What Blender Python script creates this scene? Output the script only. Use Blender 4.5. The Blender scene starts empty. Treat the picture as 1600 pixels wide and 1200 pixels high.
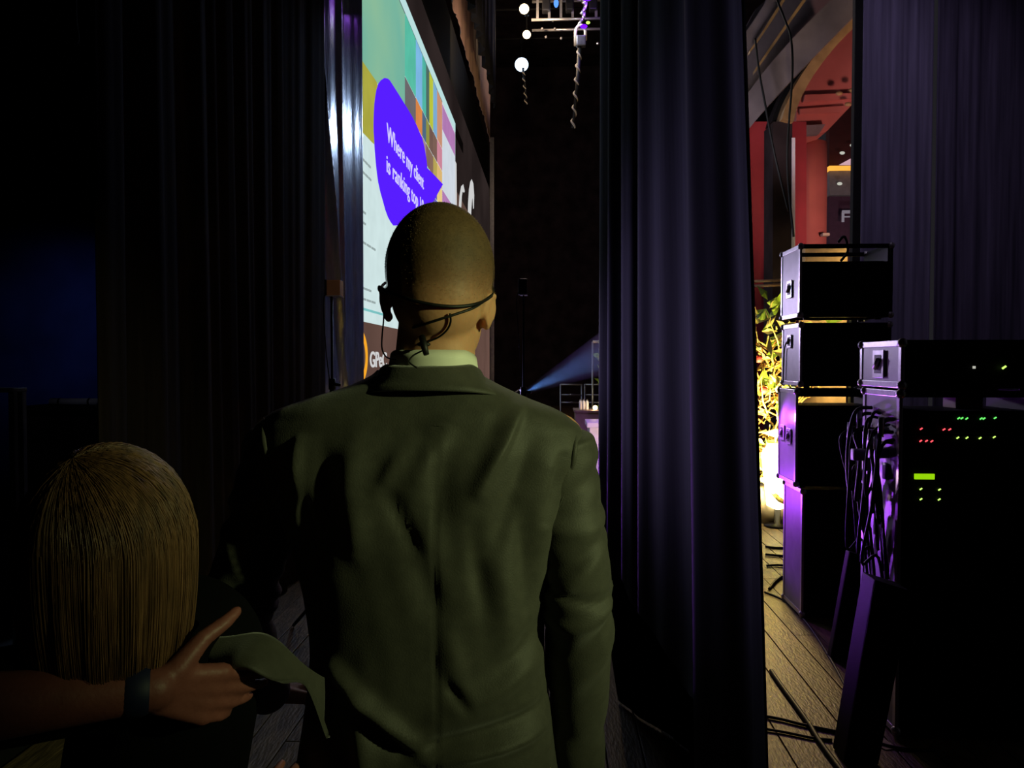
import bpy, bmesh, math, random
from mathutils import Vector, Matrix
random.seed(7)
R = math.radians
scene = bpy.context.scene
COL = scene.collection
# ------------------------------------------------------------------ camera
CAM = Vector((0, 0, 1.55)); F_PX = 1200.0
YAW = math.atan(62 / 1200.0); PITCH = math.atan(34 / 1200.0)
cd = bpy.data.cameras.new('camera'); cam = bpy.data.objects.new('camera', cd); COL.objects.link(cam)
cd.sensor_width = 36; cd.lens = 36 * F_PX / 1600.0; cd.clip_start = 0.05; cd.clip_end = 200
cam.location = CAM; cam.rotation_euler = (math.pi / 2 - PITCH, 0, YAW)
scene.camera = cam
_m = cam.rotation_euler.to_matrix()
CR, CU, CF = _m @ Vector((1, 0, 0)), _m @ Vector((0, 1, 0)), _m @ Vector((0, 0, -1))
def ray(px, py): return CF + CR * ((px - 800) / F_PX) + CU * ((600 - py) / F_PX)
def atY(px, py, Y): d = ray(px, py); return CAM + d * (Y / d.y)
def atX(px, py, X): d = ray(px, py); return CAM + d * (X / d.x)
def atZ(px, py, z): d = ray(px, py); return CAM + d * ((z - CAM.z) / d.z)
# ------------------------------------------------------------------ world, view, lights
vs = scene.view_settings
vs.view_transform = 'Standard'; vs.look = 'None'; vs.exposure = 0.0; vs.gamma = 1.0; vs.use_curve_mapping = False
def lin(c): return tuple(((v / 255) / 12.92 if v / 255 <= 0.04045 else ((v / 255 + 0.055) / 1.055) ** 2.4) for v in c[:3])
w = bpy.data.worlds.new('world'); scene.world = w; w.use_nodes = True
w.node_tree.nodes['Background'].inputs[0].default_value = (0.9, 0.85, 1.0, 1)
w.node_tree.nodes['Background'].inputs[1].default_value = 0.014
def light(name, kind, loc, color, watts, aim=None, angle=60, blend=0.4, size=0.1, sy=None):
    d = bpy.data.lights.new(name, kind); o = bpy.data.objects.new(name, d); COL.objects.link(o)
    o.location = loc; d.color = color; d.energy = watts
    if kind == 'SPOT': d.spot_size = R(angle); d.spot_blend = blend; d.shadow_soft_size = size
    elif kind == 'AREA':
        d.size = size
        if sy: d.shape = 'RECTANGLE'; d.size_y = sy
    else: d.shadow_soft_size = size
    if aim is not None:
        o.rotation_euler = (Vector(aim) - Vector(loc)).to_track_quat('-Z', 'Y').to_euler()
    return o
# work light in the wing, right of the camera
light('wing_work_light', 'SPOT', (2.05, 0.12, 2.15), (0.86, 1.0, 0.42), 150, (0.115, 1.30, 1.50), 36, 0.9, 0.035)
# purple stage floods, with dedicated lights added for the curtain and podium
light('purple_stage_flood', 'SPOT', (-0.7, 9.6, 2.2), (0.72, 0.58, 1.0), 300, (1.45, 4.3, 1.55), 22, 0.6, 0.10)
light('curtain_fill', 'SPOT', (-1.2, 6.8, 1.3), (0.56, 0.44, 1.0), 215, (0.55, 3.95, 1.7), 38, 0.9, 0.35)  # dedicated light added to bring out the curtain folds
light('curtain_low_violet', 'SPOT', (-0.1, 7.0, 0.35), (0.40, 0.08, 1.0), 300, (0.50, 4.9, 0.70), 26, 0.9, 0.10)  # second violet light added to saturate the lower curtain
light('low_violet_light', 'SPOT', (0.75, 6.3, 0.5), (0.42, 0.06, 1.0), 60, (1.5, 4.9, 0.6), 40, 0.7, 0.05)
light('purple_case_light', 'SPOT', (1.36, 4.98, 1.20), (0.50, 0.08, 1.0), 6, (1.50, 4.86, 1.12), 150, 0.6, 0.02)
light('purple_podium_light', 'SPOT', (-0.2, 7.6, 4.6), (0.42, 0.12, 1.0), 420, (0.62, 9.0, 0.6), 34, 0.5, 0.10)  # dedicated spot added to turn the podium violet
light('purple_flat_light', 'SPOT', (1.1, 4.0, 5.6), (0.80, 0.68, 1.0), 120, (2.45, 6.1, 3.0), 62, 1.0, 0.2)
# warm lamp among the branches
light('branch_lamp', 'SPOT', (2.0, 6.8, 0.55), (1.0, 0.76, 0.32), 900, (2.17, 7.6, 0.95), 120, 0.7, 0.08)
light('branch_floor_lamp', 'SPOT', (1.62, 6.6, 1.5), (1.0, 0.72, 0.22), 135, (1.05, 4.3, 0.0), 46, 1.0, 0.10)
# auditorium
light('red_house_light', 'SPOT', (4.6, 8.6, 2.6), (1.0, 0.56, 0.50), 260, (4.3, 11.6, 4.9), 95, 0.6, 0.2)
light('arch_light', 'SPOT', (1.4, 7.4, 3.2), (0.85, 0.76, 0.80), 170, (3.1, 9.4, 5.3), 60, 0.6, 0.2)
# above the stage
light('border_light', 'SPOT', (-0.75, 9.6, 4.6), (1.0, 0.72, 0.55), 150, (-1.25, 11.2, 6.4), 80, 0.6, 0.1)
light('blue_drape_light', 'SPOT', (0.15, 13.2, 5.6), (0.48, 0.66, 1.0), 620, (-1.8, 7.1, 3.0), 27, 0.5, 0.10)
light('blue_wall_light', 'SPOT', (-3.6, 6.2, 2.3), (0.12, 0.22, 1.0), 60, (-4.9, 7.9, 1.85), 60, 1.0, 0.1)
# ------------------------------------------------------------------ materials
MATS = {}
def mat(name, rgb, rough=0.6, metal=0.0, var=0.15, scale=12.0, bump=0.0, bscale=40.0, spec=0.5, sheen=0.0, stretch=None, coat=0.0, trans=0.0):
    m = bpy.data.materials.new(name); m.use_nodes = True
    nt = m.node_tree; b = nt.nodes['Principled BSDF']; c = lin(rgb)
    tc = nt.nodes.new('ShaderNodeTexCoord'); mp = nt.nodes.new('ShaderNodeMapping'); nz = nt.nodes.new('ShaderNodeTexNoise')
    nt.links.new(tc.outputs['Object'], mp.inputs['Vector']); nt.links.new(mp.outputs['Vector'], nz.inputs['Vector'])
    if stretch: mp.inputs['Scale'].default_value = stretch
    nz.inputs['Scale'].default_value = scale; nz.inputs['Detail'].default_value = 5
    rp = nt.nodes.new('ShaderNodeValToRGB')
    rp.color_ramp.elements[0].position = 0.3; rp.color_ramp.elements[1].position = 0.7
    rp.color_ramp.elements[0].color = (*[v * (1 - var) for v in c], 1); rp.color_ramp.elements[1].color = (*[min(1, v * (1 + var)) for v in c], 1)
    nt.links.new(nz.outputs['Fac'], rp.inputs['Fac']); nt.links.new(rp.outputs['Color'], b.inputs['Base Color'])
    b.inputs['Roughness'].default_value = rough; b.inputs['Metallic'].default_value = metal
    b.inputs['Specular IOR Level'].default_value = spec
    b.inputs['Sheen Weight'].default_value = sheen; b.inputs['Coat Weight'].default_value = coat
    b.inputs['Transmission Weight'].default_value = trans
    if bump:
        n2 = nt.nodes.new('ShaderNodeTexNoise'); n2.inputs['Scale'].default_value = bscale; n2.inputs['Detail'].default_value = 4
        bp = nt.nodes.new('ShaderNodeBump'); bp.inputs['Strength'].default_value = bump; bp.inputs['Distance'].default_value = 0.01
        nt.links.new(mp.outputs['Vector'], n2.inputs['Vector']); nt.links.new(n2.outputs['Fac'], bp.inputs['Height']); nt.links.new(bp.outputs['Normal'], b.inputs['Normal'])
    MATS[name] = m; return m
def emat(name, rgb, strength=1.0, var=0.06, scale=3.0, rgb2=None):
    m = bpy.data.materials.new(name); m.use_nodes = True; nt = m.node_tree
    nt.nodes.remove(nt.nodes['Principled BSDF']); e = nt.nodes.new('ShaderNodeEmission')
    nt.links.new(e.outputs[0], nt.nodes['Material Output'].inputs[0])
    c = lin(rgb); c2 = lin(rgb2) if rgb2 else c
    nz = nt.nodes.new('ShaderNodeTexNoise'); nz.inputs['Scale'].default_value = scale
    tc = nt.nodes.new('ShaderNodeTexCoord'); nt.links.new(tc.outputs['Object'], nz.inputs['Vector'])
    rp = nt.nodes.new('ShaderNodeValToRGB')
    rp.color_ramp.elements[0].position = 0.35; rp.color_ramp.elements[1].position = 0.65
    rp.color_ramp.elements[0].color = (*[v * (1 - var) for v in c], 1); rp.color_ramp.elements[1].color = (*[v * (1 + var) for v in c2], 1)
    nt.links.new(nz.outputs['Fac'], rp.inputs['Fac']); nt.links.new(rp.outputs['Color'], e.inputs['Color'])
    e.inputs['Strength'].default_value = strength; MATS[name] = m; return m
mat('velvet', (60, 58, 70), 0.9, sheen=0.1, var=0.25, scale=6, stretch=(6, 6, 0.4), spec=0.1)
mat('velvet_brown', (34, 26, 26), 1.0, sheen=0.0, var=0.25, scale=6, stretch=(6, 6, 0.4), spec=0.012)
mat('velvet_black', (16, 16, 17), 0.95, var=0.3, scale=8, spec=0.05)
mat('border_cloth', (120, 96, 84), 0.9, var=0.2, scale=6, stretch=(6, 6, 0.5), spec=0.1)
mat('satin', (96, 102, 148), 0.24, var=0.2, scale=4, stretch=(5, 5, 1.0), bump=0.35, bscale=7, spec=0.9)
mat('flat_cloth', (104, 98, 122), 0.9, var=0.28, scale=9, stretch=(3, 3, 0.12), spec=0.1)
mat('flat_cloth_shade', (78, 72, 92), 0.9, var=0.4, scale=9, stretch=(3, 3, 0.12), spec=0.1)  # same drape cloth, fall-off of light to the right painted darker
mat('black_paint', (12, 12, 13), 0.7, var=0.3, spec=0.2)
mat('black_wall', (46, 38, 40), 0.95, var=0.5, scale=2, spec=0.05)
mat('blue_wall', (48, 50, 64), 0.95, var=0.3, scale=2, spec=0.05)
mat('wood_floor', (108, 90, 66), 0.5, var=0.6, scale=5, stretch=(5, 1.2, 1), bump=0.4, bscale=18, spec=0.35)
mat('wood_floor2', (90, 76, 58), 0.5, var=0.6, scale=6, stretch=(5, 1.2, 1), bump=0.4, bscale=18, spec=0.35)
mat('floor_gap', (10, 9, 8), 0.9)
mat('case_side', (150, 146, 158), 0.42, var=0.15, scale=10, spec=0.6)
mat('case_black', (9, 9, 10), 0.6, var=0.3, spec=0.2)
mat('aluminium', (196, 192, 200), 0.32, 0.55, var=0.12, scale=30)
mat('dark_metal', (30, 30, 33), 0.4, 0.6)
mat('steel', (150, 148, 150), 0.3, 0.8)
mat('rubber', (8, 8, 8), 0.55, spec=0.4)
mat('jacket', (58, 57, 50), 0.62, var=0.14, scale=60, bump=0.12, bscale=420, spec=0.35, sheen=0.2)
mat('shirt', (222, 222, 210), 0.7, var=0.04, scale=40)
mat('skin', (200, 146, 112), 0.55, var=0.08, scale=30, bump=0.05, bscale=160)
for _k in ('skin',):
    _b = MATS[_k].node_tree.nodes['Principled BSDF']; _b.inputs['Subsurface Weight'].default_value = 0.25; _b.inputs['Subsurface Radius'].default_value = (1.0, 0.3, 0.15); _b.inputs['Subsurface Scale'].default_value = 0.012
mat('skin_dark', (132, 78, 72), 0.5, var=0.12, scale=30, bump=0.08, bscale=160)
mat('lip', (170, 96, 88), 0.5)
mat('eye_white', (220, 216, 208), 0.3)
mat('iris', (60, 44, 30), 0.3)
mat('short_hair', (120, 90, 58), 0.55, var=0.3, scale=90, bump=0.3, bscale=300)
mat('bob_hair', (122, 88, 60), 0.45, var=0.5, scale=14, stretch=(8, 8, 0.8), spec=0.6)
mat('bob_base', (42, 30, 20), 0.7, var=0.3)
mat('dark_top', (8, 8, 10), 0.95, var=0.2, spec=0.05)
mat('jeans', (34, 38, 52), 0.85, var=0.2)
mat('wristband', (20, 28, 64), 0.6)
mat('box_brown', (150, 112, 84), 0.6)
mat('arch_plaster', (112, 100, 104), 0.75, var=0.25, scale=3, bump=0.15, bscale=10)
mat('arch_gold', (150, 118, 78), 0.5, var=0.3, scale=6)
mat('red_plaster', (178, 96, 88), 0.8, var=0.12, scale=2)
mat('red_wall', (128, 34, 44), 0.85, var=0.2, scale=2)
mat('tan_wall', (205, 170, 120), 0.8)
mat('twig', (205, 160, 84), 0.6, var=0.3)
mat('leaf', (120, 150, 40), 0.5, var=0.35)
mat('leaf_pale', (215, 200, 110), 0.5, var=0.3)
mat('petal', (205, 70, 60), 0.5)
mat('white_paint', (220, 214, 222), 0.5, var=0.06)
mat('tan_table', (150, 126, 110), 0.7)
mat('tape', (196, 184, 160), 0.7)
emat('lamp_warm', (255, 226, 180), 6.0, 0)
emat('lamp_blue', (190, 220, 255), 6.0, 0)
emat('lamp_small', (255, 214, 150), 5.0, 0)
emat('led_red', (255, 80, 90), 1.6, 0)
emat('led_green', (110, 255, 110), 1.2, 0)
emat('led_lime', (200, 255, 110), 1.4, 0)
emat('lcd', (150, 215, 10), 1.0, 0.03, 200)
emat('led_purple', (110, 20, 255), 1.6, 0)
emat('led_blue', (90, 150, 255), 1.4, 0)
emat('led_white', (235, 235, 220), 0.6, 0)
emat('cornice_glow', (255, 178, 70), 1.1, 0.2, 3)
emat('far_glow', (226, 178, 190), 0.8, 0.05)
# ------------------------------------------------------------------ mesh helpers
class MB:
    def __init__(s): s.v = []; s.f = []
    def add(s, vs, fs):
        n = len(s.v); s.v += [tuple(p) for p in vs]; s.f += [tuple(i + n for i in f) for f in fs]; return s
    def box(s, a, b):
        x0, y0, z0 = a; x1, y1, z1 = b
        return s.add([(x0,y0,z0),(x1,y0,z0),(x1,y1,z0),(x0,y1,z0),(x0,y0,z1),(x1,y0,z1),(x1,y1,z1),(x0,y1,z1)],
                     [(0,3,2,1),(4,5,6,7),(0,1,5,4),(1,2,6,5),(2,3,7,6),(3,0,4,7)])
    def prism(s, pts, d):            # polygon + extrusion vector
        n = len(pts); d = Vector(d); a = [Vector(p) for p in pts]
        return s.add(a + [p + d for p in a], [tuple(range(n)), tuple(reversed(range(n, 2 * n)))] + [(i, i + n, (i + 1) % n + n, (i + 1) % n) for i in range(n)])
    def tube(s, pts, r, seg=8, cap=True, sx=1.0):
        pts = [Vector(p) for p in pts]; n = len(pts)
        rs = r if isinstance(r, (list, tuple)) else [r] * n
        up = Vector((0, 0, 1)); vs = []; prev = None
        for i, p in enumerate(pts):
            t = (pts[min(i + 1, n - 1)] - pts[max(i - 1, 0)]).normalized()
            if prev is None:
                u = t.cross(up); u = u if u.length > 1e-3 else t.cross(Vector((1, 0, 0)))
            else: u = prev - t * prev.dot(t)
            u.normalize(); prev = u; v2 = t.cross(u)
            for k in range(seg):
                a = 2 * math.pi * k / seg
                vs.append(p + (u * math.cos(a) * sx + v2 * math.sin(a)) * rs[i])
        fs = [(i * seg + k, i * seg + (k + 1) % seg, (i + 1) * seg + (k + 1) % seg, (i + 1) * seg + k) for i in range(n - 1) for k in range(seg)]
        if cap: fs += [tuple(reversed(range(seg))), tuple(range((n - 1) * seg, n * seg))]
        return s.add(vs, fs)
    def ball(s, c, r, seg=24, rings=16, rot=None):
        r = r if isinstance(r, (tuple, list)) else (r, r, r); vs = []; c = Vector(c)
        for i in range(1, rings):
            th = math.pi * i / rings
            for k in range(seg):
                a = 2 * math.pi * k / seg
                p = Vector((r[0] * math.sin(th) * math.cos(a), r[1] * math.sin(th) * math.sin(a), r[2] * math.cos(th)))
                vs.append(c + (rot @ p if rot else p))
        q = Vector((0, 0, r[2])); q = rot @ q if rot else q
        vs += [c + q, c - q]; T = len(vs) - 2; B = T + 1
        fs = [(i * seg + k, (i + 1) * seg + k, (i + 1) * seg + (k + 1) % seg, i * seg + (k + 1) % seg) for i in range(rings - 2) for k in range(seg)]
        fs += [(T, k, (k + 1) % seg) for k in range(seg)] + [(B, (rings - 2) * seg + (k + 1) % seg, (rings - 2) * seg + k) for k in range(seg)]
        return s.add(vs, fs)
    def capsule(s, a, b, ra, rb, seg=20):
        a, b = Vector(a), Vector(b); d = (b - a); n = d.normalized(); pts = []; rs = []
        for i in range(1, 6):
            t = math.pi / 2 * i / 6; pts.append(a - n * ra * math.cos(t)); rs.append(ra * math.sin(t))
        for i in range(5): f = i / 4; pts.append(a + d * f); rs.append(ra + (rb - ra) * f)
        for i in range(5, 0, -1):
            t = math.pi / 2 * i / 6; pts.append(b + n * rb * math.cos(t)); rs.append(rb * math.sin(t))
        return s.tube(pts, rs, seg)
    def loft(s, rings, cap=True, closed=True):
        n = len(rings[0]); vs = [p for r in rings for p in r]; m = n if closed else n - 1
        fs = [(i * n + k, i * n + (k + 1) % n, (i + 1) * n + (k + 1) % n, (i + 1) * n + k) for i in range(len(rings) - 1) for k in range(m)]
        if cap and closed: fs += [tuple(reversed(range(n))), tuple(range((len(rings) - 1) * n, len(rings) * n))]
        return s.add(vs, fs)
    def lathe(s, c, prof, seg=16):
        return s.loft([[(c[0] + r * math.cos(2 * math.pi * k / seg), c[1] + r * math.sin(2 * math.pi * k / seg), c[2] + z) for k in range(seg)] for r, z in prof])
    def mesh(s, name='m', bevel=0.0):
        me = bpy.data.meshes.new(name); me.from_pydata(s.v, [], s.f)
        bm = bmesh.new(); bm.from_mesh(me); bmesh.ops.recalc_face_normals(bm, faces=bm.faces)
        if bevel:
            ed = [e for e in bm.edges if len(e.link_faces) == 2 and e.calc_face_angle(0) > 0.6]
            bmesh.ops.bevel(bm, geom=ed, offset=bevel, segments=2, affect='EDGES', profile=0.6)
        bm.to_mesh(me); bm.free(); return me
    def build(s, name, m, parent=None, smooth=False, bevel=0.0, loc=None):
        return obj(name, s.mesh(name, bevel), m, parent, smooth)
def obj(name, me, m, parent=None, smooth=False):
    o = bpy.data.objects.new(name, me); COL.objects.link(o)
    if not me.materials: me.materials.append(MATS[m] if isinstance(m, str) else m)
    if smooth:
        for p in me.polygons: p.use_smooth = True
    if parent is not None:
        o.parent = parent; o.matrix_parent_inverse = parent.matrix_world.inverted() if False else Matrix.Translation(-Vector(parent.location))
    return o
def tag(o, label, cat, group=None):
    o['label'] = label; o['category'] = cat
    if group: o['group'] = group
    return o
def struct(o): o['kind'] = 'structure'; return o
def stuff(o): o['kind'] = 'stuff'; return o
def thing(name, loc, label=None, cat=None, group=None):
    o = bpy.data.objects.new(name, None); COL.objects.link(o); o.location = loc; o.empty_display_size = 0.1
    if label: tag(o, label, cat, group)
    return o
def organic(mb, voxel, iters=6, factor=0.5):
    me = mb.mesh('tmp'); o = bpy.data.objects.new('tmp', me); COL.objects.link(o)
    r = o.modifiers.new('r', 'REMESH'); r.mode = 'VOXEL'; r.voxel_size = voxel
    sm = o.modifiers.new('s', 'SMOOTH'); sm.iterations = iters; sm.factor = factor
    dg = bpy.context.evaluated_depsgraph_get(); dg.update()
    out = bpy.data.meshes.new_from_object(o.evaluated_get(dg)); bpy.data.objects.remove(o); out.materials.clear()
    return out
def spline(pts, n=8):
    P = [Vector(p) for p in pts]; out = []
    for i in range(len(P) - 1):
        a, b, c, d = P[max(i - 1, 0)], P[i], P[i + 1], P[min(i + 2, len(P) - 1)]
        for k in range(n):
            t = k / n
            out.append(0.5 * ((2 * b) + (c - a) * t + (2 * a - 5 * b + 4 * c - d) * t * t + (3 * b - a - 3 * c + d) * t ** 3))
    return out + [P[-1]]
def text_mesh(body, font_scale=1.0, offset=0.0):
    cu = bpy.data.curves.new('txt', 'FONT'); cu.body = body; cu.size = 1.0; cu.extrude = 0.004; cu.offset = offset
    o = bpy.data.objects.new('txt', cu); COL.objects.link(o)
    dg = bpy.context.evaluated_depsgraph_get(); dg.update()
    me = bpy.data.meshes.new_from_object(o.evaluated_get(dg)); bpy.data.objects.remove(o); me.materials.clear(); return me
def place_text(name, body, m, origin, xdir, udir, width, height, parent, offset=0.0):
    """fit the letters into width x height (cap height) with their base at origin"""
    me = text_mesh(body, offset=offset); xs = [v.co.x for v in me.vertices]
    x0, x1 = min(xs), max(xs); xd, ud = Vector(xdir), Vector(udir); nd = xd.cross(ud)
    for v in me.vertices:
        c = v.co.copy(); v.co = Vector(origin) + xd * ((c.x - x0) / (x1 - x0) * width) + ud * (c.y / 0.70 * height) + nd * c.z
    return obj(name, me, m, parent)
def words(name, body, m, origin, xdir, udir, width, height, parent, offset=0.0):
    me = text_mesh(body); full = max(v.co.x for v in me.vertices) - min(v.co.x for v in me.vertices); x0 = min(v.co.x for v in me.vertices); pos = 0
    for wd in body.split(' '):
        i = body.index(wd, pos); pos = i + len(wd)
        e = max(v.co.x for v in text_mesh(body[:pos]).vertices); ow = text_mesh(wd); ww = max(v.co.x for v in ow.vertices) - min(v.co.x for v in ow.vertices)
        place_text(name, wd, m, Vector(origin) + Vector(xdir) * ((e - ww - x0) / full * width), xdir, udir, ww / full * width, height, parent, offset)
def curtain(name, m, A, B, z0, z1, folds, amp, label, cat='curtain', ns=160, nz=26, seed=1, shift=None, hem=None, thick=0.005, group=None, fine=1.0):
    """hanging cloth from A to B (x, y) with folds; shift(s, t) moves points sideways along the cloth, hem(s) lifts the hem"""
    rnd = random.Random(seed); A = Vector((*A, 0)); B = Vector((*B, 0)); d = (B - A); L = d.length; dn = d.normalized(); nn = Vector((-dn.y, dn.x, 0))
    ph = [rnd.uniform(0, 6.28) for _ in range(6)]; vs = []; fs = []
    for j in range(nz + 1):
        t = j / nz
        for i in range(ns + 1):
            s = i / ns
            w = s + 0.035 * math.sin(2 * math.pi * 1.3 * s + ph[0]) + 0.02 * math.sin(6 * s + 2.4 * t + ph[1])
            k = math.sin(2 * math.pi * folds * w + ph[2]) + 0.45 * fine * math.sin(2 * math.pi * folds * 1.73 * w + ph[3] + 0.8 * t) + 0.25 * fine * math.sin(2 * math.pi * folds * 3.1 * w + ph[4])
            a = amp * (1.0 + 0.5 * (1 - t)) * (0.75 + 0.25 * math.sin(5 * s + ph[5]))
            zz = z0 + (hem(s) if hem else 0); p = A + dn * (L * s) + nn * (k * a)
            if shift: p += dn * shift(s, t)
            vs.append((p.x, p.y, zz + (z1 - zz) * t))
    n = ns + 1
    fs = [(j * n + i, j * n + i + 1, (j + 1) * n + i + 1, (j + 1) * n + i) for j in range(nz) for i in range(ns)]
    o = MB().add(vs, fs).build(name, m, None, True)
    so = o.modifiers.new('thickness', 'SOLIDIFY'); so.thickness = thick
    return tag(o, label, cat, group)
# ================================================================== THE SETTING
fl = struct(MB().box((-7, -3, -0.12), (9, 30, -0.02)).build('floor', 'floor_gap'))
PW = 0.145; plank_me = []
for v in range(3):
    plank_me.append(MB().box((-PW / 2 + 0.003, -1.25, -0.02), (PW / 2 - 0.003, 1.247, 0.0)).mesh('plank', 0.002))
    plank_me[-1].materials.append(MATS['wood_floor' if v != 1 else 'wood_floor2'])
for i in range(-14, 22):
    for j in range(4):
        o = bpy.data.objects.new('plank', plank_me[(i * 3 + j * 5) % 3]); COL.objects.link(o)
        o.location = (i * PW, 0.4 + 2.5 * j + (0.9 if i % 2 else 0) + 0.25 * (i % 3), random.uniform(-0.0015, 0.0015)); o.parent = fl
stuff(MB().box((-6.9, 11.6, -0.02), (8.9, 29.9, -0.001)).build('far_planking', 'wood_floor2', fl))
struct(MB().box((-7, 27.5, 0), (9, 27.7, 12)).build('wall_back', 'black_wall'))
struct(MB().box((-7.2, -3, 0), (-7, 27.5, 12)).build('wall_left', 'black_wall'))
struct(MB().box((-7.2, -3.2, 0), (9, -3, 12)).build('wall_front', 'black_wall'))
struct(MB().box((-7.2, -3.2, 12), (9.2, 27.7, 12.2)).build('ceiling', 'black_wall'))
# dim blue wall panel at far left
p0 = atY(-120, 380, 8.0); p1 = atY(150, 380, 8.0)
struct(MB().box((p0.x - 1, 8.0, 0), (p1.x + 0.5, 8.1, 7.5)).build('wall_side', 'blue_wall'))
# ---- curtains
curtain('leg_curtain', 'velvet_brown', (-1.80, 2.95), (-1.80, 6.05), 0.01, 8.0, 9, 0.014,
        'tall dark brown-black leg curtain hanging left of the man', seed=3)
vs = []; NS, NT = 90, 90
for j in range(NT + 1):
    z = 0.01 + 7.2 * j / NT; f = min(1.3, max(0, (3.9 - z) / 2.3)); r1 = atX(506 + 27 * f, 0, -1.8).y; r2 = atX(531 + 7 * f, 0, -1.8).y
    for i in range(NS + 1):
        y = 6.10 + 1.27 * i / NS
        k = 0.045 * math.exp(-((y - r1) / 0.055) ** 2) + 0.040 * math.exp(-((y - r2) / 0.06) ** 2) + 0.03 * math.sin(5.5 * (y - 6.1)) + 0.002 * math.sin(34 * y + 0.5 * z)
        vs.append((-1.84 + k, y, z))
o = MB().add(vs, [(j * (NS + 1) + i, j * (NS + 1) + i + 1, (j + 1) * (NS + 1) + i + 1, (j + 1) * (NS + 1) + i) for j in range(NT) for i in range(NS)]).build('satin_drape', 'satin', None, True)
o.modifiers.new('thickness', 'SOLIDIFY').thickness = -0.004
tag(o, 'shiny blue-black drape with white reflections beside the screen', 'drape')
curtain('leg_curtain', 'velvet', (0.375, 5.55), (0.575, 2.1), 0.0005, 7.0, 5.0, 0.040,
        'black velvet leg curtain with purple light on its folds, right of the man', seed=5, ns=260, fine=0.55,
        shift=lambda s, t: (0.5 - t * 3.0) * 0.0 + s * (0.0) )
# curtain plane is nearly along the view: widen its near hem sideways instead
_c = COL.objects['leg_curtain.001']
for v in _c.data.vertices:
    s = min(1, max(0, (5.55 - v.co.y) / 3.45)); v.co.x += s * s * (1.25 - v.co.z) * 0.040
# loose cloth below it
vs = []; NS, NT = 46, 30
for j in range(NT + 1):
    t = j / NT
    for i in range(NS + 1):
        s = i / NS
        top = atY(930 + 200 * s, 830 + 330 * s ** 0.9, 3.15 - 0.35 * s); bot = atZ(962 + 215 * s, 1090 + 150 * s, 0.012)
        p = top.lerp(bot, t); k = 0.022 * math.sin(15 * s + 2 * t) + 0.012 * math.sin(31 * s + 1.3 - 4 * t)
        vs.append((p.x + k * (0.4 + 0.6 * t), p.y - k * (0.4 + 0.6 * t), max(0.006, p.z)))
o = MB().add(vs, [(j * (NS + 1) + i, j * (NS + 1) + i + 1, (j + 1) * (NS + 1) + i + 1, (j + 1) * (NS + 1) + i) for j in range(NT) for i in range(NS)]).build('loose_cloth', 'velvet_black', None, True)
o.modifiers.new('thickness', 'SOLIDIFY').thickness = 0.006
tag(o, 'bunched black cloth slumped on the floor beside the man\'s right sleeve', 'cloth')
# right hand hanging flats
a = atY(1345, 300, 6.1); b = atY(1455, 300, 6.1)
curtain('hanging_drape', 'flat_cloth', (a.x, 6.1), (b.x, 6.1), 0.01, 6.4, 4, 0.004, 'grey-violet hanging drape panel next to the red auditorium opening', seed=21, ns=60)
a = atY(1461, 300, 6.0); b = atY(1720, 300, 6.0)
curtain('hanging_drape', 'flat_cloth_shade', (a.x, 6.0), (b.x, 6.0), 0.01, 6.4, 7, 0.008, 'drape panel with painted shade at the far right above the cases', seed=23, ns=90)
o = MB().box((atY(1333, 300, 6.2).x, 6.2, 0), (atY(1346, 300, 6.2).x, 6.26, 6.6)).build('drape_edge_post', 'black_paint', None, False, 0.004)
tag(o, 'slim black upright post at the edge of the grey-violet drape', 'post')
# borders above the stage
def hemline(seed, amp):
    rn = random.Random(seed); q = [rn.uniform(0, 6) for _ in range(4)]
    return lambda s: amp * (math.sin(23 * s + q[0]) + 0.6 * math.sin(47 * s + q[1]) + 0.5 * math.sin(91 * s + q[2]))
curtain('border_curtain', 'border_cloth', (-1.25, 8.2), (-1.25, 15.6), atX(705, 0, -1.25).z, 10.5, 22, 0.008,
        'brown lit border curtain with a ragged hem above the screen', seed=31, ns=300, nz=8, hem=hemline(4, 0.03))
curtain('border_curtain', 'velvet_black', (-1.0, 7.4), (-1.0, 13.5), atX(735, 0, -1.0).z, 10.5, 16, 0.03,
        'unlit black border curtain hanging right of the brown one', seed=33, ns=160, nz=8, hem=hemline(9, 0.02))
o = MB().box((-2.06, 25.6, 0), (-1.92, 25.75, 9)).build('screen_end_pole', 'steel'); tag(o, 'thin upright pole at the far end of the brown backdrop', 'pole')

# ================================================================== SCREEN
SX = -2.0
scr = thing('stage_screen', (SX, 11.7, 0), 'big lit presentation screen with a violet speech bubble', 'screen')
def S(px, py, dx=0.0): p = atX(px, py, SX); return Vector((SX + dx, p.y, p.z))
def panel(name, pts, m, dx, parent, th=0.006): return MB().prism([S(x, y, dx) for x, y in pts], (-th, 0, 0)).build(name, m, parent)
emat('em_brown', (96, 72, 64), 1.0, 0.18, 0.5); emat('em_dark', (40, 32, 31), 1.0, 0.3, 0.4)
emat('em_white', (205, 226, 226), 1.0, 0.04); emat('em_teal', (116, 182, 162), 1.0, 0.05, 0.6, (134, 182, 150)); emat('em_olive', (170, 166, 66), 1.0, 0.06)
emat('em_violet', (88, 30, 255), 1.0, 0.0); emat('em_text', (214, 205, 255), 1.0, 0.0); emat('em_edge', (186, 222, 222), 1.0, 0)
emat('em_logo', (205, 205, 205), 1.0, 0); emat('em_orange', (246, 168, 40), 1.0, 0.05); emat('em_grey', (150, 165, 165), 1.0, 0)
y0, y1 = 7.0, 25.2
zt = S(712, 208).z; zb = S(712, 533).z; ye = S(712, 208).y
back = MB().box((SX - 0.12, y0, 0.6), (SX - 0.05, y1, zt + 2.2)).build('backdrop', 'black_paint', scr)
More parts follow.
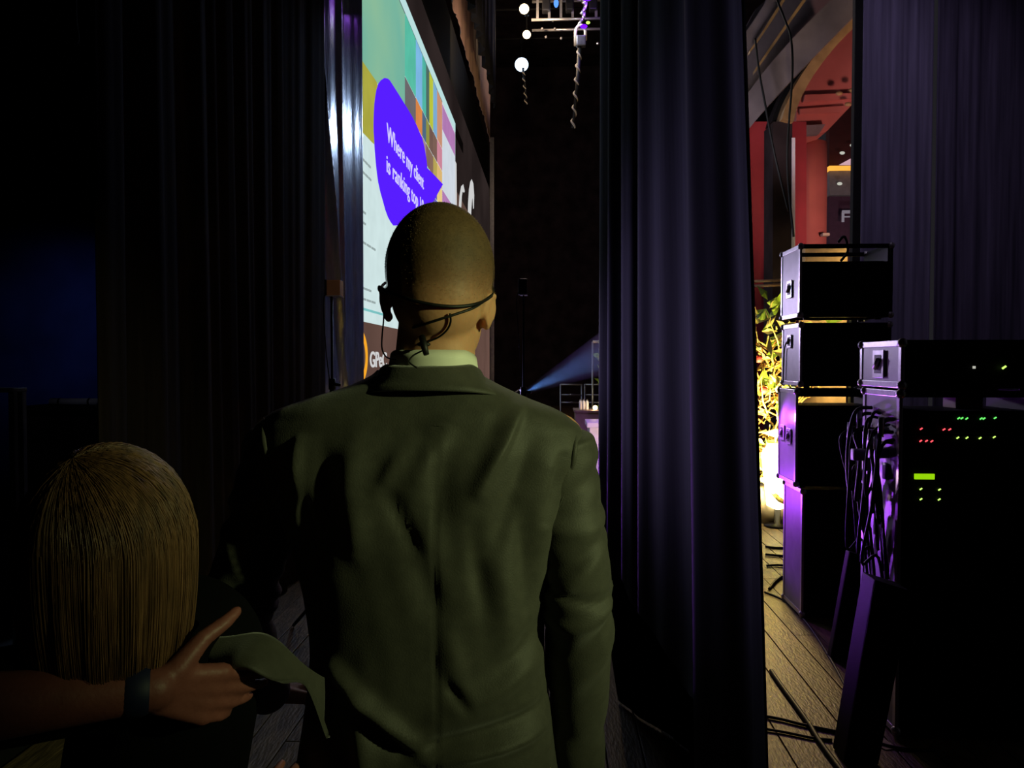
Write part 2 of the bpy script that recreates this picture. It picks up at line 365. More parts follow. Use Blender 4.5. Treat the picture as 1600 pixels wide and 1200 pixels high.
MB().box((SX - 0.05, y0, 1.0), (SX - 0.04, y1, zb)).build('lower_banner', 'em_brown', scr)
MB().box((SX - 0.05, ye, zb), (SX - 0.04, y1, zt - 1.1)).build('side_banner', 'em_brown', scr)
MB().box((SX - 0.05, ye, zt - 1.1), (SX - 0.04, y1, zt + 0.9)).build('dim_banner', 'em_dark', scr)
MB().box((SX - 0.05, y0, zt + 0.25), (SX - 0.04, ye, zt + 0.9)).build('upper_banner', 'em_dark', scr)
slide = MB().box((SX - 0.045, y0, zb), (SX - 0.02, ye, zt)).build('slide', 'em_white', scr)
for k in range(7):
    yy = 8.2 + 1.35 * k
    MB().box((SX - 0.05, yy, zt + 0.02), (SX - 0.03, yy + 1.33, zt + 0.24)).build('frame_segment', 'em_dark' if 0 else 'dark_metal', scr)
# picture of coloured panels
panel('picture', [(560, -160), (600, -60), (634, 22), (634, 166), (600, 140), (590, 128), (560, 82)], 'em_teal', -0.012, slide)
panel('picture', [(560, 84), (590, 128), (596, 150), (590, 228), (583, 222), (560, 197)], 'em_olive', -0.010, slide)
rows = [20, 119, 166, 205, 243, 280, 318]
cols = [634, 651, 661, 667, 672, 678, 684, 692]
C = [[(92,196,170),(112,108,112),(228,104,96),(150,150,150),(190,110,80),(150,130,110)],
     [(130,190,235),(226,140,78),(184,84,176),(170,150,165),(196,110,86),(190,190,110)],
     [(84,186,168),(84,112,138),(170,140,150),(140,150,160),(196,106,66),(170,170,150)],
     [(84,112,104),(150,150,70),(136,106,96),(120,255,40),(225,160,100),(190,200,110)],
     [(196,206,66),(120,92,84),(140,110,96),(120,235,50),(230,190,100),(160,180,90)],
     [(130,180,220),(130,100,90),(190,170,90),(96,86,176),(110,100,180),(120,190,80)],
     [(210,150,120),(214,140,160),(230,190,120),(240,210,140),(150,170,90),(110,170,70)]]
kk = (566 - 0) / 1.0
def rowy(r, px): return 566 - (566 - r) * (862 - px) / (862 - 634.0)
for ci in range(7):
    for ri in range(6):
        x0, x1 = cols[ci], cols[ci + 1]; r0, r1 = rows[ri], rows[ri + 1]
        m = emat('em_tile', C[ci][ri], 0.9, 0.05)
        g = 0.25
        panel('picture_tile', [(x0 + g, rowy(r0, x0) + 1), (x1 - g, rowy(r0, x1) + 1), (x1 - g, rowy(r1, x1) - 1), (x0 + g, rowy(r1, x0) - 1)], m, -0.010, slide)
emat('em_pink', (176, 122, 178), 1.0, 0.05); emat('em_pale', (206, 214, 224), 1.0, 0.03)
def rq(x0, x1, r0, r1, m, dx, name='picture_tile'): return panel(name, [(x0, rowy(r0, x0)), (x1, rowy(r0, x1)), (x1, rowy(r1, x1)), (x0, rowy(r1, x0))], m, dx, slide)
rq(692, 712, 20, 330, 'em_pale', -0.009); rq(692, 711.5, 26, 78, 'em_pink', -0.007); rq(692, 711.5, 205, 262, 'em_pink', -0.007)
rq(560, 712, -1, 19, 'em_edge', -0.006, 'slide_edge')
bub = [(601.9,121.9),(596.5,125.5),(592.5,131),(589.5,140),(587.8,150),(586.2,163),(585.4,178),(585,195),(585.2,206),(586,217.5),(587.2,236),(588.8,255),(590.4,270),(592.5,285),(596,301),(600,315),(603.5,328),(607.5,339),(611.5,346.5),(616,352.5),(640,352),(662,337),(677,315),(692,288),(680,275),(667.5,262.5),(666.5,251),(664.7,240),(662.8,229),(660,217.5),(656,208),(651,196),(645,184),(637.5,171),(630,159),(622,146),(615,135),(609,125.6),(606,123)]
panel('speech_bubble', bub, 'em_violet', 0.002, slide, 0.014)
def line_text(name, body, pa, pb, htop, m, parent, dx=0.006, offset=0.0):
    a = S(*pa, dx); b = S(*pb, dx); t = S(pa[0], htop, dx)
    b.z = a.z
    return words(name, body, m, a, (0, 1, 0), (0, 0, 1), b.y - a.y, t.z - a.z, parent, offset)
line_text('text_line', 'Where my client', (604, 219), (661.5, 296), 191, 'em_text', slide, 0.004, 0.002)
line_text('text_line', 'is ranking top 10', (603.7, 268), (661.5, 324), 241, 'em_text', slide, 0.004, 0.002)
for ty, xa, xb in ((249, 568, 582), (269, 568, 583), (331, 568, 574), (348, 568, 574), (379, 568, 590), (451, 568, 583), (468, 568, 590)):
    a = S(xa, ty, -0.012); b = S(xb, ty, -0.012); h = 0.022
    for q in range(3):
        f0 = q / 3; f1 = f0 + 0.26; ya = a.y + (b.y - a.y) * f0; yb = a.y + (b.y - a.y) * f1
        MB().box((SX - 0.02, ya, a.z), (SX - 0.012, yb, a.z + h)).build('small_print', 'em_grey', slide)
a = S(568, 484); MB().box((SX - 0.02, 7.4, a.z), (SX - 0.012, 9.4, a.z + 0.025)).build('rule_line', emat('em_rule', (120, 190, 190)), slide)
# logo in the lower banner
pc = S(566, 557); ring = []
for rr in (0.30, 0.21):
    ring.append([Vector((SX - 0.03, pc.y + rr * 1.25 * math.cos(2 * math.pi * k / 40), pc.z + rr * math.sin(2 * math.pi * k / 40))) for k in range(40)])
MB().loft([ring[0], ring[1]], cap=False).build('logo_ring', 'em_orange', scr)
line_text('banner_text', 'GPeC', (582.5, 573.5), (608, 573), 549, 'em_logo', scr, -0.03, 0.012)
line_text('banner_text', 'M', (738, 571), (744, 571), 560, 'em_logo', scr, -0.03, 0.01)
panel('banner_mark', [(738, 530), (741, 520), (744, 524), (744, 540), (740, 545)], 'em_violet', -0.03, scr)
# large letter tops right of the slide
def stroke(pts, wd): 
    L = []; Rr = []
    for i, (x, y) in enumerate(pts): L.append((x - wd[i], y)); Rr.append((x + wd[i], y))
    return L + Rr[::-1]
panel('banner_letter', [(713.8, 252), (715.5, 256), (716.8, 400), (714.2, 400)], 'em_logo', -0.03, scr)
panel('banner_letter', [(718.5, 400), (719, 330), (720.5, 305), (723, 291), (726, 288), (728.3, 299), (727, 301), (725, 299), (723.8, 306), (722.8, 325), (722, 400)], 'em_logo', -0.03, scr)
panel('banner_letter', [(732.5, 400), (733.5, 320), (735, 296), (737, 284), (739, 280), (741.5, 287), (742.8, 305), (742.3, 326), (741.2, 326), (740.5, 308), (739.6, 312), (738.2, 330), (737, 400)], 'em_logo', -0.03, scr)

# ================================================================== MICROPHONE STANDS
def stand(px, Y, top, bot, face, label):
    base = atY(px, 600, Y); bz = atY(px, bot, Y).z; tz = atY(px, top, Y).z
    t = thing('antenna_stand', (base.x, Y, 0), label, 'stand', 'slim stands carrying small boxes')
    x = base.x
    MB().tube([(x, Y, 0.25), (x, Y, tz)], 0.007, 10).build('pole', 'rubber', t, True)
    MB().tube([(x, Y, 0.2), (x, Y, bz)], 0.014, 10).build('lower_tube', 'dark_metal', t, True)
    cl = MB().tube([(x, Y, bz - 0.03), (x, Y, bz + 0.03)], 0.02, 12).build('clutch', 'rubber', t, True)
    MB().tube([(x, Y, bz), (x + 0.05, Y - 0.01, bz - 0.005)], 0.009, 8).build('clutch_knob', 'rubber', cl, True)
    for k in range(3):
        a = 0.5 + k * 2.094
        MB().tube(spline([(x, Y, 0.42), (x + 0.1 * math.cos(a), Y + 0.1 * math.sin(a), 0.25), (x + 0.34 * math.cos(a), Y + 0.34 * math.sin(a), 0.012)]), 0.010, 8).build('leg', 'dark_metal', t, True)
    w, h = face
    b = MB().box((x - 0.022, Y - 0.02, tz), (x + w - 0.022, Y + 0.05, tz + h)).build('box', 'box_brown' if w > 0.06 else 'dark_metal', t, False, 0.003)
    MB().box((x - 0.034, Y - 0.022, tz - 0.001), (x - 0.022, Y + 0.05, tz + h + 0.003)).build('side_panel', 'rubber', b, False, 0.002)
    MB().box((x - 0.022, Y - 0.03, tz - 0.006), (x + w - 0.02, Y + 0.052, tz)).build('shelf_plate', 'aluminium', b)
    MB().tube(spline([(x - 0.03, Y, tz + 0.03), (x - 0.045, Y, tz - 0.05), (x - 0.03, Y - 0.01, tz - 0.3), (x - 0.008, Y - 0.012, bz)]), 0.003, 6).build('cable', 'rubber', t, True)
stand(519, 4.2, 462, 600, (0.075, 0.085), 'slim black stand with a small brown box in front of the shiny drape')
stand(818, 5.0, 460, 612, (0.045, 0.10), 'slim black stand with a small dark box right of the man\'s head')
light('stand_box_light', 'SPOT', (-0.2, 3.0, 2.6), (1.0, 0.72, 0.5), 7, tuple(atY(525, 450, 4.2)), 7, 0.5, 0.03)

# ================================================================== UPPER STAGE: lamps, truss, hanging cables
def stage_lamp(px, py, Y, r, m, label):
    c = atY(px, py, Y); t = thing('stage_lamp', tuple(c), label, 'stage lamp', 'lamps hanging over the stage')
    n = (CAM - c).normalized(); n.z -= 0.2; n.normalize()
    body = MB().tube([c - n * 0.45, c - n * 0.40, c - n * 0.1, c], [r * 0.5, r * 0.85, r * 1.05, r * 1.15], 20).build('housing', 'black_paint', t, True)
    MB().tube([c + n * 0.003, c + n * 0.02], [r, r * 0.96], 24).build('lens', m, t)
    MB().tube([c - n * 0.2 + Vector((0, 0, r)), c - n * 0.2 + Vector((0, 0, r + 0.35))], 0.02, 8).build('yoke', 'black_paint', t)
    MB().tube([c - n * 0.2 + Vector((0, 0, r + 0.3)), c - n * 0.2 + Vector((0, 0, r + 0.42))], 0.06, 10).build('clamp', 'dark_metal', t)
    q = c - n * 0.2 + Vector((0, 0, r + 0.44)); bt = thing('lighting_batten', (q.x - 1.0, q.y, q.z), 'thin pipe carrying the ' + label.split(',')[0], 'pipe', 'pipes over the stage')
    MB().tube([q - Vector((1.0, 0, 0)), q + Vector((1.6, 0, 0))], 0.025, 8).build('pipe', 'black_paint', bt, True)
    for dx in (-0.8, 1.4): MB().tube([q + Vector((dx, 0, 0)), Vector((q.x + dx, q.y, 12.0))], 0.006, 6).build('drop_wire', 'black_paint', bt)
    return t
stage_lamp(819, 14, 16.3, 0.10, 'lamp_warm', 'uppermost warm stage lamp, first of three above the dark stage')
stage_lamp(823, 54, 17.5, 0.09, 'lamp_warm', 'middle warm stage lamp, second of three above the dark stage')
stage_lamp(815, 101, 19.3, 0.165, 'lamp_blue', 'lowest bluish stage lamp, largest of the three')
light('warm_stage_fill', 'POINT', tuple(atY(822, 30, 15.6)), (1.0, 0.72, 0.45), 160, size=0.1)  # dim warm fill added over the dark stage
def twisted(name, px0, py0, px1, py1, Y, r, label, turns):
    a = atY(px0, py0, Y); b = atY(px1, py1, Y); t = thing(name, tuple(b), label, 'cable')
    MB().tube([a, a.lerp(b, 0.5) + Vector((0.02, 0, 0)), b], [r, r, r * 0.6], 8).build('cord', 'rubber', t, True)
    pts = []
    for k in range(turns * 10 + 1):
        f = k / (turns * 10); p = a.lerp(b, f); an = 2 * math.pi * k / 10
        pts.append(p + Vector((math.cos(an), math.sin(an), 0)) * (r * 1.0))
    MB().tube(pts, r * 0.45, 6).build('wrap', 'tape', t, True)
twisted('hanging_cable', 817, 106, 822, 163, 19.28, 0.03, 'short twisted cable hanging below the bluish lamp', 5)
twisted('hanging_cable', 906, 70, 895, 200, 15.0, 0.04, 'long taped cable hanging from the chain hoist', 6)
c = atY(907, 55, 15.0)
t = thing('chain_hoist', tuple(c), 'pale chain hoist with hook under the violet lit truss', 'hoist')
MB().box((c.x - 0.08, c.y - 0.07, c.z - 0.22), (c.x + 0.1, c.y + 0.07, c.z - 0.02)).build('motor_body', 'steel', t, False, 0.02)
hp = [(c.x + 0.095 * math.cos(a), c.y, c.z + 0.05 + 0.14 * math.sin(a)) for a in [math.pi * k / 10 for k in range(11)]]
MB().tube([(c.x + 0.095, c.y, c.z - 0.1)] + hp + [(c.x - 0.095, c.y, c.z - 0.2)], 0.03, 8).build('hook', 'tape', t, True)
for k in range(6):
    MB().tube([(c.x + 0.03 * ((k % 2) * 2 - 1) + 0.02 * k, c.y, c.z + 0.2 + 0.1 * k), (c.x + 0.05 + 0.02 * k, c.y, c.z + 0.32 + 0.1 * k)], 0.03, 8).build('chain_link', 'steel', t, True)
MB().ball((c.x + 0.06, c.y - 0.06, c.z + 0.14), (0.07, 0.04, 0.04), 12, 8).build('indicator', 'led_purple', t)
MB().ball((c.x + 0.14, c.y - 0.08, c.z + 0.20), (0.04, 0.02, 0.03), 12, 8).build('indicator', 'led_lime', t)
MB().ball((c.x + 0.12, c.y - 0.08, c.z + 0.66), (0.10, 0.04, 0.05), 12, 8).build('indicator', 'led_purple', t)
# lattice truss
Y = 16.0; a = atY(838, 60, Y); b = atY(945, 60, Y); zlo = atY(880, 30, Y).z; zhi = zlo + 0.6
t = thing('lighting_truss', (a.x, Y, zlo), 'dim lattice lighting truss at the top of the stage', 'truss')
for (yy, zz) in ((0, 0), (0.5, 0), (0, 0.6), (0.5, 0.6)):
    MB().tube([(a.x - 0.1, Y + yy, zlo + zz), (b.x + 0.6, Y + yy, zlo + zz)], 0.03, 8).build('chord', 'steel', t, True)
k = 0; x = a.x
while x < b.x + 0.4:
    MB().box((x, Y, zlo), (x + 0.05, Y + 0.04, zlo + 0.6)).build('strut', 'steel', t)
    if k % 2 == 0: MB().box((x + 0.12, Y - 0.1, zlo + 0.15), (x + 0.28, Y + 0.1, zlo + 0.5)).build('lamp_body', 'dark_metal', t, False, 0.02)
    x += 0.24; k += 1
for i, (px, py) in enumerate(((847, 45), (867, 45), (853, 58), (877, 60), (934, 68), (864, 32))):
    q = atY(px, py, 16.3); o = MB().ball(q, 0.03, 10, 8).build('clamp_glint', 'steel', t)
light('truss_light', 'POINT', tuple(atY(875, 20, 14.6)), (0.7, 0.75, 0.9), 45, size=0.1)
light('truss_purple', 'POINT', tuple(atY(922, 2, 14.8)), (0.35, 0.1, 1.0), 30, size=0.05)
q = atY(869, 5, 15.8); o = MB().ball(q, (0.05, 0.03, 0.09), 12, 8).build('blue_indicator', 'led_blue', t)
# ================================================================== FAR STAGE BETWEEN MAN AND CURTAIN
# lamp whose beam shows in the haze
src = atY(818, 614, 8.0); far = atY(975, 520, 8.0); d = (far - src); L = d.length; dn = d.normalized()
t = thing('beam_lamp', tuple(src - dn * 0.1), 'small lamp throwing a blue beam up across the stage', 'stage lamp')
MB().tube([src - dn * 0.20, src - dn * 0.17, src - dn * 0.02], [0.02, 0.05, 0.06], 16).build('housing', 'dark_metal', t, True)
MB().tube([src - dn * 0.02, src - dn * 0.012], 0.05, 16).build('lens', emat('beam_lens', (190, 190, 255), 1.5, 0), t)
MB().tube([src - dn * 0.1, Vector((src.x - 0.05, src.y, 0.02))], 0.015, 8).build('stem', 'dark_metal', t, True)
MB().lathe((src.x - 0.05, src.y, 0), [(0.14, 0), (0.14, 0.02), (0.03, 0.03)], 16).build('foot', 'dark_metal', t)
hz = bpy.data.materials.new('haze'); hz.use_nodes = True; nt = hz.node_tree; nt.nodes.remove(nt.nodes['Principled BSDF'])
vsn = nt.nodes.new('ShaderNodeVolumeScatter'); vsn.inputs['Density'].default_value = 0.35; vsn.inputs['Color'].default_value = (0.8, 0.85, 1, 1)
nt.links.new(vsn.outputs[0], nt.nodes['Material Output'].inputs['Volume']); MATS['haze'] = hz
dn2 = (dn + Vector((0, 0, -0.10))).normalized(); L = 1.0
o = MB().tube([src + dn2 * 0.02, src + dn2 * (L + 0.2)], [0.03, 0.03 + (L + 0.2) * 0.20], 32).build('haze_beam', hz)
stuff(o); o['label'] = 'bluish haze lit by the small lamp beside the curtain'; o['category'] = 'haze'
light('beam_light', 'SPOT', tuple(src + dn2 * 0.015), (0.20, 0.42, 1.0), 95, tuple(src + dn2), 21, 0.6, 0.012)
# pipe railing
Y = 12.0
def rail(pxs, label):
    a = atY(pxs[0], 600, Y); t = thing('pipe_railing', (a.x, Y, 0), label, 'railing', 'pipe railings far across the stage')
    x0, x1 = atY(pxs[0], 600, Y).x, atY(pxs[1], 600, Y).x
    for yy in (601, 617, 629):
        z = atY(880, yy, Y).z; MB().tube([(x0, Y, z), (x1, Y, z)], 0.012, 8).build('rail', 'steel', t, True)
    for x in (x0, x1): MB().tube([(x, Y, 0), (x, Y, atY(880, 600, Y).z)], 0.012, 8).build('upright', 'steel', t, True)
rail((876, 909), 'thin steel pipe railing left of the bottles, far across the stage'); rail((914, 960), 'thin steel pipe railing behind the bottles, far across the stage')
x0, x1 = atY(926, 600, 11.0).x, atY(975, 600, 11.0).x; zt_ = atY(930, 534, 11.0).z
t = thing('pipe_gantry', (x0, 11.0, 0), 'tall thin pipe gantry with greenery, left of the black curtain edge', 'gantry')
for x in (x0, x1): MB().tube([(x, 11.0, 0), (x, 11.0, zt_)], 0.014, 8).build('upright', 'steel', t, True)
MB().tube([(x0, 11.0, zt_), (x1, 11.0, zt_)], 0.02, 8).build('crossbar', 'tape', t, True)
# vine on the frame
t = thing('vine', tuple(atY(938, 660, 10.95)), 'green leafy vine climbing beside the black curtain edge', 'plant')
def leaf_mesh(L, Wd, m):
    me = MB().add([(0,0,0),(Wd,0,L*.4),(0,0.02,L),(-Wd,0,L*.4),(0,-0.01,L*.45)], [(0,1,4),(1,2,4),(2,3,4),(3,0,4)]).mesh('leaf'); me.materials.append(MATS[m]); return me
lm = leaf_mesh(0.14, 0.045, 'leaf'); lp = leaf_mesh(0.16, 0.03, 'leaf_pale')
MB().tube([atY(940, 700, 10.93), atY(938, 600, 10.93), atY(941, 540, 10.93)], 0.01, 6).build('stem', 'twig', t, True)
for k in range(34):
    f = random.random(); q = atY(939 + random.uniform(-3, 5), 540 + 125 * f, 10.93 + random.uniform(-0.06, 0.06))
    o = bpy.data.objects.new('leaf', lm); COL.objects.link(o); o.parent = t; o.matrix_parent_inverse = Matrix.Translation(-Vector(t.location))
    o.location = q; o.rotation_euler = (random.uniform(-1, 1), random.uniform(-1.8, 1.8), random.uniform(0, 6)); s = random.uniform(0.6, 1.1); o.scale = (s, s, s)
light('vine_light', 'SPOT', (0.1, 9.4, 1.6), (1.0, 0.9, 0.6), 26, tuple(atY(936, 630, 10.8)), 22, 0.5, 0.05)
# table and bottles, bulb
Y = 10.2; a = atY(897, 641, Y); b = atY(960, 641, Y)
t = thing('stage_table', (a.x, Y, 0), 'tan covered table holding the white bottles', 'table')
MB().box((a.x, Y - 0.02, a.z - 0.03), (b.x + 0.2, Y + 0.55, a.z)).build('table_top', 'tan_table', t, False, 0.005)
MB().box((a.x + 0.02, Y, 0), (b.x + 0.18, Y + 0.5, a.z - 0.03)).build('table_skirt', 'tan_table', t)
for i, px in enumerate((907, 912.2, 917.4)):
    c = atY(px, 641, Y + 0.15)
    q = thing('bottle', (c.x, c.y, a.z), ['white bottle, left one of three on the far table', 'white bottle, middle one of three on the far table', 'white bottle, right one of three on the far table'][i], 'bottle', 'white bottles on the far table')
    MB().lathe((c.x, c.y, a.z), [(0.019, 0), (0.02, 0.01), (0.02, 0.10), (0.014, 0.122)], 12).build('bottle_body', 'white_paint', q, True)
    MB().lathe((c.x, c.y, a.z + 0.122), [(0.012, 0), (0.012, 0.018)], 10).build('cap', 'steel', q)
c = atY(930, 637, Y + 0.1)
q = thing('table_lamp', (c.x, c.y, c.z), 'small glowing warm bulb right of the white bottles', 'lamp')
MB().ball(c, 0.033, 14, 10).build('bulb', 'lamp_small', q, True)
MB().tube([c - Vector((0, 0, 0.03)), Vector((c.x, c.y, a.z + 0.002))], 0.012, 8).build('socket', 'rubber', q, True)
light('bulb_light', 'POINT', tuple(c + Vector((-0.02, -0.1, 0))), (1.0, 0.7, 0.4), 1.5, size=0.03)
# purple lit podium
Y = 8.9; a = atY(921, 660, Y); b = atY(965, 660, Y)
t = thing('podium', (a.x, Y, 0), 'white podium in violet light behind the man\'s right shoulder', 'podium')
MB().box((a.x, Y, 0.02), (b.x + 0.3, Y + 0.5, a.z - 0.06)).build('podium_body', 'white_paint', t, False, 0.01)
MB().box((a.x - 0.03, Y - 0.03, a.z - 0.06), (b.x + 0.33, Y + 0.53, a.z)).build('podium_top', 'white_paint', t, False, 0.01)
MB().box((a.x + 0.02, Y - 0.012, atY(940, 800, Y).z), (b.x + 0.28, Y, atY(940, 793, Y).z)).build('light_strip', 'led_purple', t)
light('podium_front', 'SPOT', (0.35, 7.6, 0.5), (0.55, 0.25, 1.0), 26, (a.x + 0.35, Y, 0.75), 70, 0.5, 0.05)

# ================================================================== AUDITORIUM SEEN PAST THE CURTAIN
def prismY(pts, Y, th): return MB().prism([atY(x, y, Y) for x, y in pts], (0, th, 0))
arch = thing('proscenium_arch', tuple(atY(1260, 380, 9.5)), 'curved grey proscenium arch with gilt bands above the red wall', 'arch')
def band(name, outer, inner, Y, th, m): return prismY([*outer, *inner[::-1]], Y, th).build(name, m, arch)
def arc(p0, p1, p2, n=14): return [((1-t)**2*p0[0]+2*t*(1-t)*p1[0]+t*t*p2[0], (1-t)**2*p0[1]+2*t*(1-t)*p1[1]+t*t*p2[1]) for t in [k / n for k in range(n + 1)]]
band('arch_band', arc((1160, 160), (1200, 90), (1340, -40)), arc((1160, 215), (1215, 140), (1400, -40)), 9.3, 0.5, 'arch_plaster')
band('arch_band', arc((1150, 70), (1190, 20), (1230, -60)), arc((1150, 105), (1195, 50), (1262, -60)), 9.5, 0.4, 'arch_plaster')
band('gilt_band', arc((1180, 108), (1215, 55), (1275, -30)), arc((1180, 113), (1217, 60), (1281, -30)), 9.2, 0.1, 'arch_gold')
band('gilt_band', arc((1172, 78), (1195, 45), (1240, -30)), arc((1172, 82), (1197, 50), (1245, -30)), 9.2, 0.1, 'arch_gold')
band('gilt_band', arc((1222, 186), (1238, 110), (1345, 10)), arc((1240, 190), (1252, 120), (1352, 24)), 9.6, 0.3, 'arch_gold')
band('dark_reveal', arc((1206, 190), (1230, 110), (1300, 40)), arc((1224, 190), (1240, 115), (1312, 45)), 9.9, 0.3, 'black_paint')
prismY([(1150, 70), (1180, 15), (1260, -60), (1430, -60), (1160, 190), (1150, 190)], 10.4, 0.2).build('spandrel', 'arch_plaster', arch)
# pilaster and pale edge strip
pil = tag(prismY([(1208, 190), (1238, 190), (1238, 900), (1206, 900)], 9.7, 0.4).build('pilaster', 'black_wall'), 'dark pilaster under the arch beside the red column', 'pilaster')
prismY([(1237.5, 215), (1242.5, 215), (1242.5, 700), (1237.5, 700)], 9.68, 0.1).build('edge_strip', 'white_paint', pil)
# red wall, soffit, column
rw = MB().prism([atY(1130, 190, 10.9), atY(1260, 190, 10.9), atY(1260, 860, 10.9), atY(1130, 860, 10.9)], (0, 0.1, 0)).build('wall_right', 'red_wall'); struct(rw)
sof = thing('box_soffit', tuple(atY(1280, 150, 11.0)), 'coral red stepped soffit above the red column', 'soffit')
prismY([(1244, 195), (1246, 150), (1300, 60), (1380, -40), (1380, 110), (1330, 165), (1292, 205), (1270, 212), (1243, 212)], 11.3, 0.5).build('panel', 'red_plaster', sof)
prismY([(1250, 170), (1320, 165), (1312, 176), (1250, 178)], 11.25, 0.05).build('moulding', 'red_plaster', sof)
prismY([(1258, 148), (1336, 145), (1334, 153), (1256, 158)], 11.22, 0.08).build('moulding', 'red_plaster', sof)
prismY([(1244, 196), (1290, 194), (1280, 209), (1243, 212)], 11.2, 0.1).build('moulding', 'arch_plaster', sof)
for (px, py) in ((1311, 146), (1325, 163), (1332, 141)):
    MB().ball(atY(px, py, 11.1), (0.05, 0.03, 0.03), 10, 8).build('ornament', 'arch_gold', sof)
c0 = atY(1243, 205, 11.7); c1 = atY(1302, 205, 11.7); cx = (c0.x + c1.x) / 2; cr = (c1.x - c0.x) / 2
col = thing('red_column', (cx, 11.7 + cr, 0), 'round red column under the coral soffit', 'column')
MB().lathe((cx, 11.7 + cr, 0), [(cr, 0), (cr, 4.2), (cr * 0.98, c0.z - 0.12)], 40).build('shaft', 'red_plaster', col, True)
MB().lathe((cx, 11.7 + cr, 0), [(cr * 1.2, 0), (cr * 1.2, 0.3), (cr * 1.05, 0.4)], 40).build('column_base', 'red_plaster', col, True)
a = atY(1290, 366, 11.6); o = MB().box((a.x - 0.04, 11.6, a.z - 0.02), (a.x + 0.06, 11.7, a.z + 0.02)).build('column_bracket', 'tape', col)
# far balcony
emat('sign_dim', (120, 112, 122), 1.0, 0); bal = thing('balcony', tuple(atY(1330, 400, 15.0)), 'far auditorium balcony with a glowing orange cornice', 'balcony')
prismY([(1296, 100), (1420, 60), (1420, 262), (1296, 262)], 15.3, 0.2).build('upper_wall', mat('balcony_dark', (60, 14, 16), 0.8), bal)
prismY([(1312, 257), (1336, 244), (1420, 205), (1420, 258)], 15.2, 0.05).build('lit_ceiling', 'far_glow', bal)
prismY([(1296, 259), (1420, 258), (1420, 264), (1296, 265)], 15.0, 0.3).build('cornice', 'cornice_glow', bal)
prismY([(1296, 265), (1420, 264), (1420, 305), (1296, 305)], 15.1, 0.2).build('balcony_front', mat('balcony_grey', (120, 116, 120), 0.7), bal)
prismY([(1296, 305), (1420, 305), (1420, 688), (1296, 688)], 15.2, 0.2).build('lower_wall', mat('balcony_plum', (70, 40, 62), 0.8), bal)
for (px, py) in ((1332, 227), (1316, 239), (1312, 287)): MB().ball(atY(px, py, 14.95), (0.05, 0.02, 0.03), 10, 8).build('fixture', 'led_white', bal)
p = atY(1315, 347, 14.9); place_text('sign_letter', 'F', 'sign_dim', p, (1, 0, 0), (0, 0, 1), 0.18, 0.19, bal)
p = atY(1316, 331, 14.9); MB().box((p.x, 14.88, p.z), (p.x + 0.22, 14.92, p.z + 0.025)).build('sign_rule', 'sign_dim', bal)
light('balcony_light', 'SPOT', (5.2, 13.0, 3.0), (0.9, 0.8, 0.75), 30, (5.4, 15.0, 4.6), 90, 0.6, 0.1)
# tan board added behind the top case for slot colour, and rail behind the branches
a = atY(1245, 385, 8.6); b = atY(1340, 398, 8.6)
a = atY(1258, 385, 8.6); b = atY(1325, 398, 8.6)
tag(MB().box((a.x, 8.6, 0), (b.x, 8.8, a.z)).build('slot_backing_board', 'tan_wall', None, False, 0.01), 'tan board added to show colour through the open slot of the top case', 'board')
light('ledge_light', 'SPOT', (2.4, 7.6, 2.6), (1.0, 0.75, 0.45), 7, (2.95, 8.6, 2.85), 60, 0.6, 0.05)
a = atY(1175, 440, 8.4); b = atY(1235, 437, 8.4)
t = thing('brass_rail', tuple(a), 'thin brass double rail above the lit branches', 'rail')
for q in (a, b): MB().tube([Vector((q.x, q.y, 0)), Vector((q.x, q.y, q.z))], 0.015, 8).build('post', 'arch_gold', t, True)
for dz in (0, -0.05): MB().tube([a + Vector((0, 0, dz)), b + Vector((0, 0, dz))], 0.015, 8).build('bar', 'arch_gold', t, True)
# drooping cables on the arch
for i, (pts, lab) in enumerate(((((1214, 0), (1226, 30), (1236, 60), (1238, 120), (1230, 250), (1240, 370)), 'black cable sagging across the grey arch to the case stack'),
                               (((1180, 60), (1186, 110), (1195, 160), (1210, 240), (1232, 330)), 'thin black cable running down left of the pilaster'))):
    tag(MB().tube(spline([atY(x, y, 8.9 - 0.5 * k * (i == 0) * 0.2) for k, (x, y) in enumerate(pts)]), 0.012, 6).build('drooping_cable', 'rubber', None, True), lab, 'cable')

# ================================================================== BRANCH ARRANGEMENT
t = thing('branch_arrangement', (2.15, 7.6, 0), 'warmly lit bundle of golden branches and leaves behind the curtain', 'plant arrangement')
MB().lathe((2.15, 7.6, 0), [(0.16, 0), (0.22, 0.1), (0.24, 0.3), (0.22, 0.34)], 20).build('planter', 'tape', t, True)
rb = random.Random(5)
for k in range(120):
    b0 = Vector((2.15 + rb.uniform(-0.18, 0.18), 7.6 + rb.uniform(-0.15, 0.15), 0.3 + rb.random() * 1.4))
    an = rb.uniform(0, 6.28); ln = rb.uniform(0.3, 0.85); up = rb.uniform(0.0, 0.9)
    e = b0 + Vector((math.cos(an) * ln * 0.7, math.sin(an) * ln * 0.45, up * ln))
    e.z = min(e.z, 2.35); m = (b0 + e) / 2 + Vector((rb.uniform(-.06, .06), 0, rb.uniform(-.05, .08)))
    MB().tube([b0, m, e], [0.010, 0.008, 0.004], 5).build('branch', 'twig' if k % 3 else 'leaf_pale', t, True)
for k in range(300):
    o = bpy.data.objects.new('leaf', lp if k % 3 else lm); COL.objects.link(o); o.parent = t; o.matrix_parent_inverse = Matrix.Translation(-Vector(t.location))
    o.location = (2.15 + rb.gauss(0, 0.22), 7.42 + rb.gauss(0, 0.17), 0.25 + rb.random() ** 1.4 * 1.9); o.rotation_euler = (rb.uniform(-1, 1), rb.uniform(-2, 2), rb.uniform(0, 6)); s = rb.uniform(0.7, 1.4); o.scale = (s, s, s)
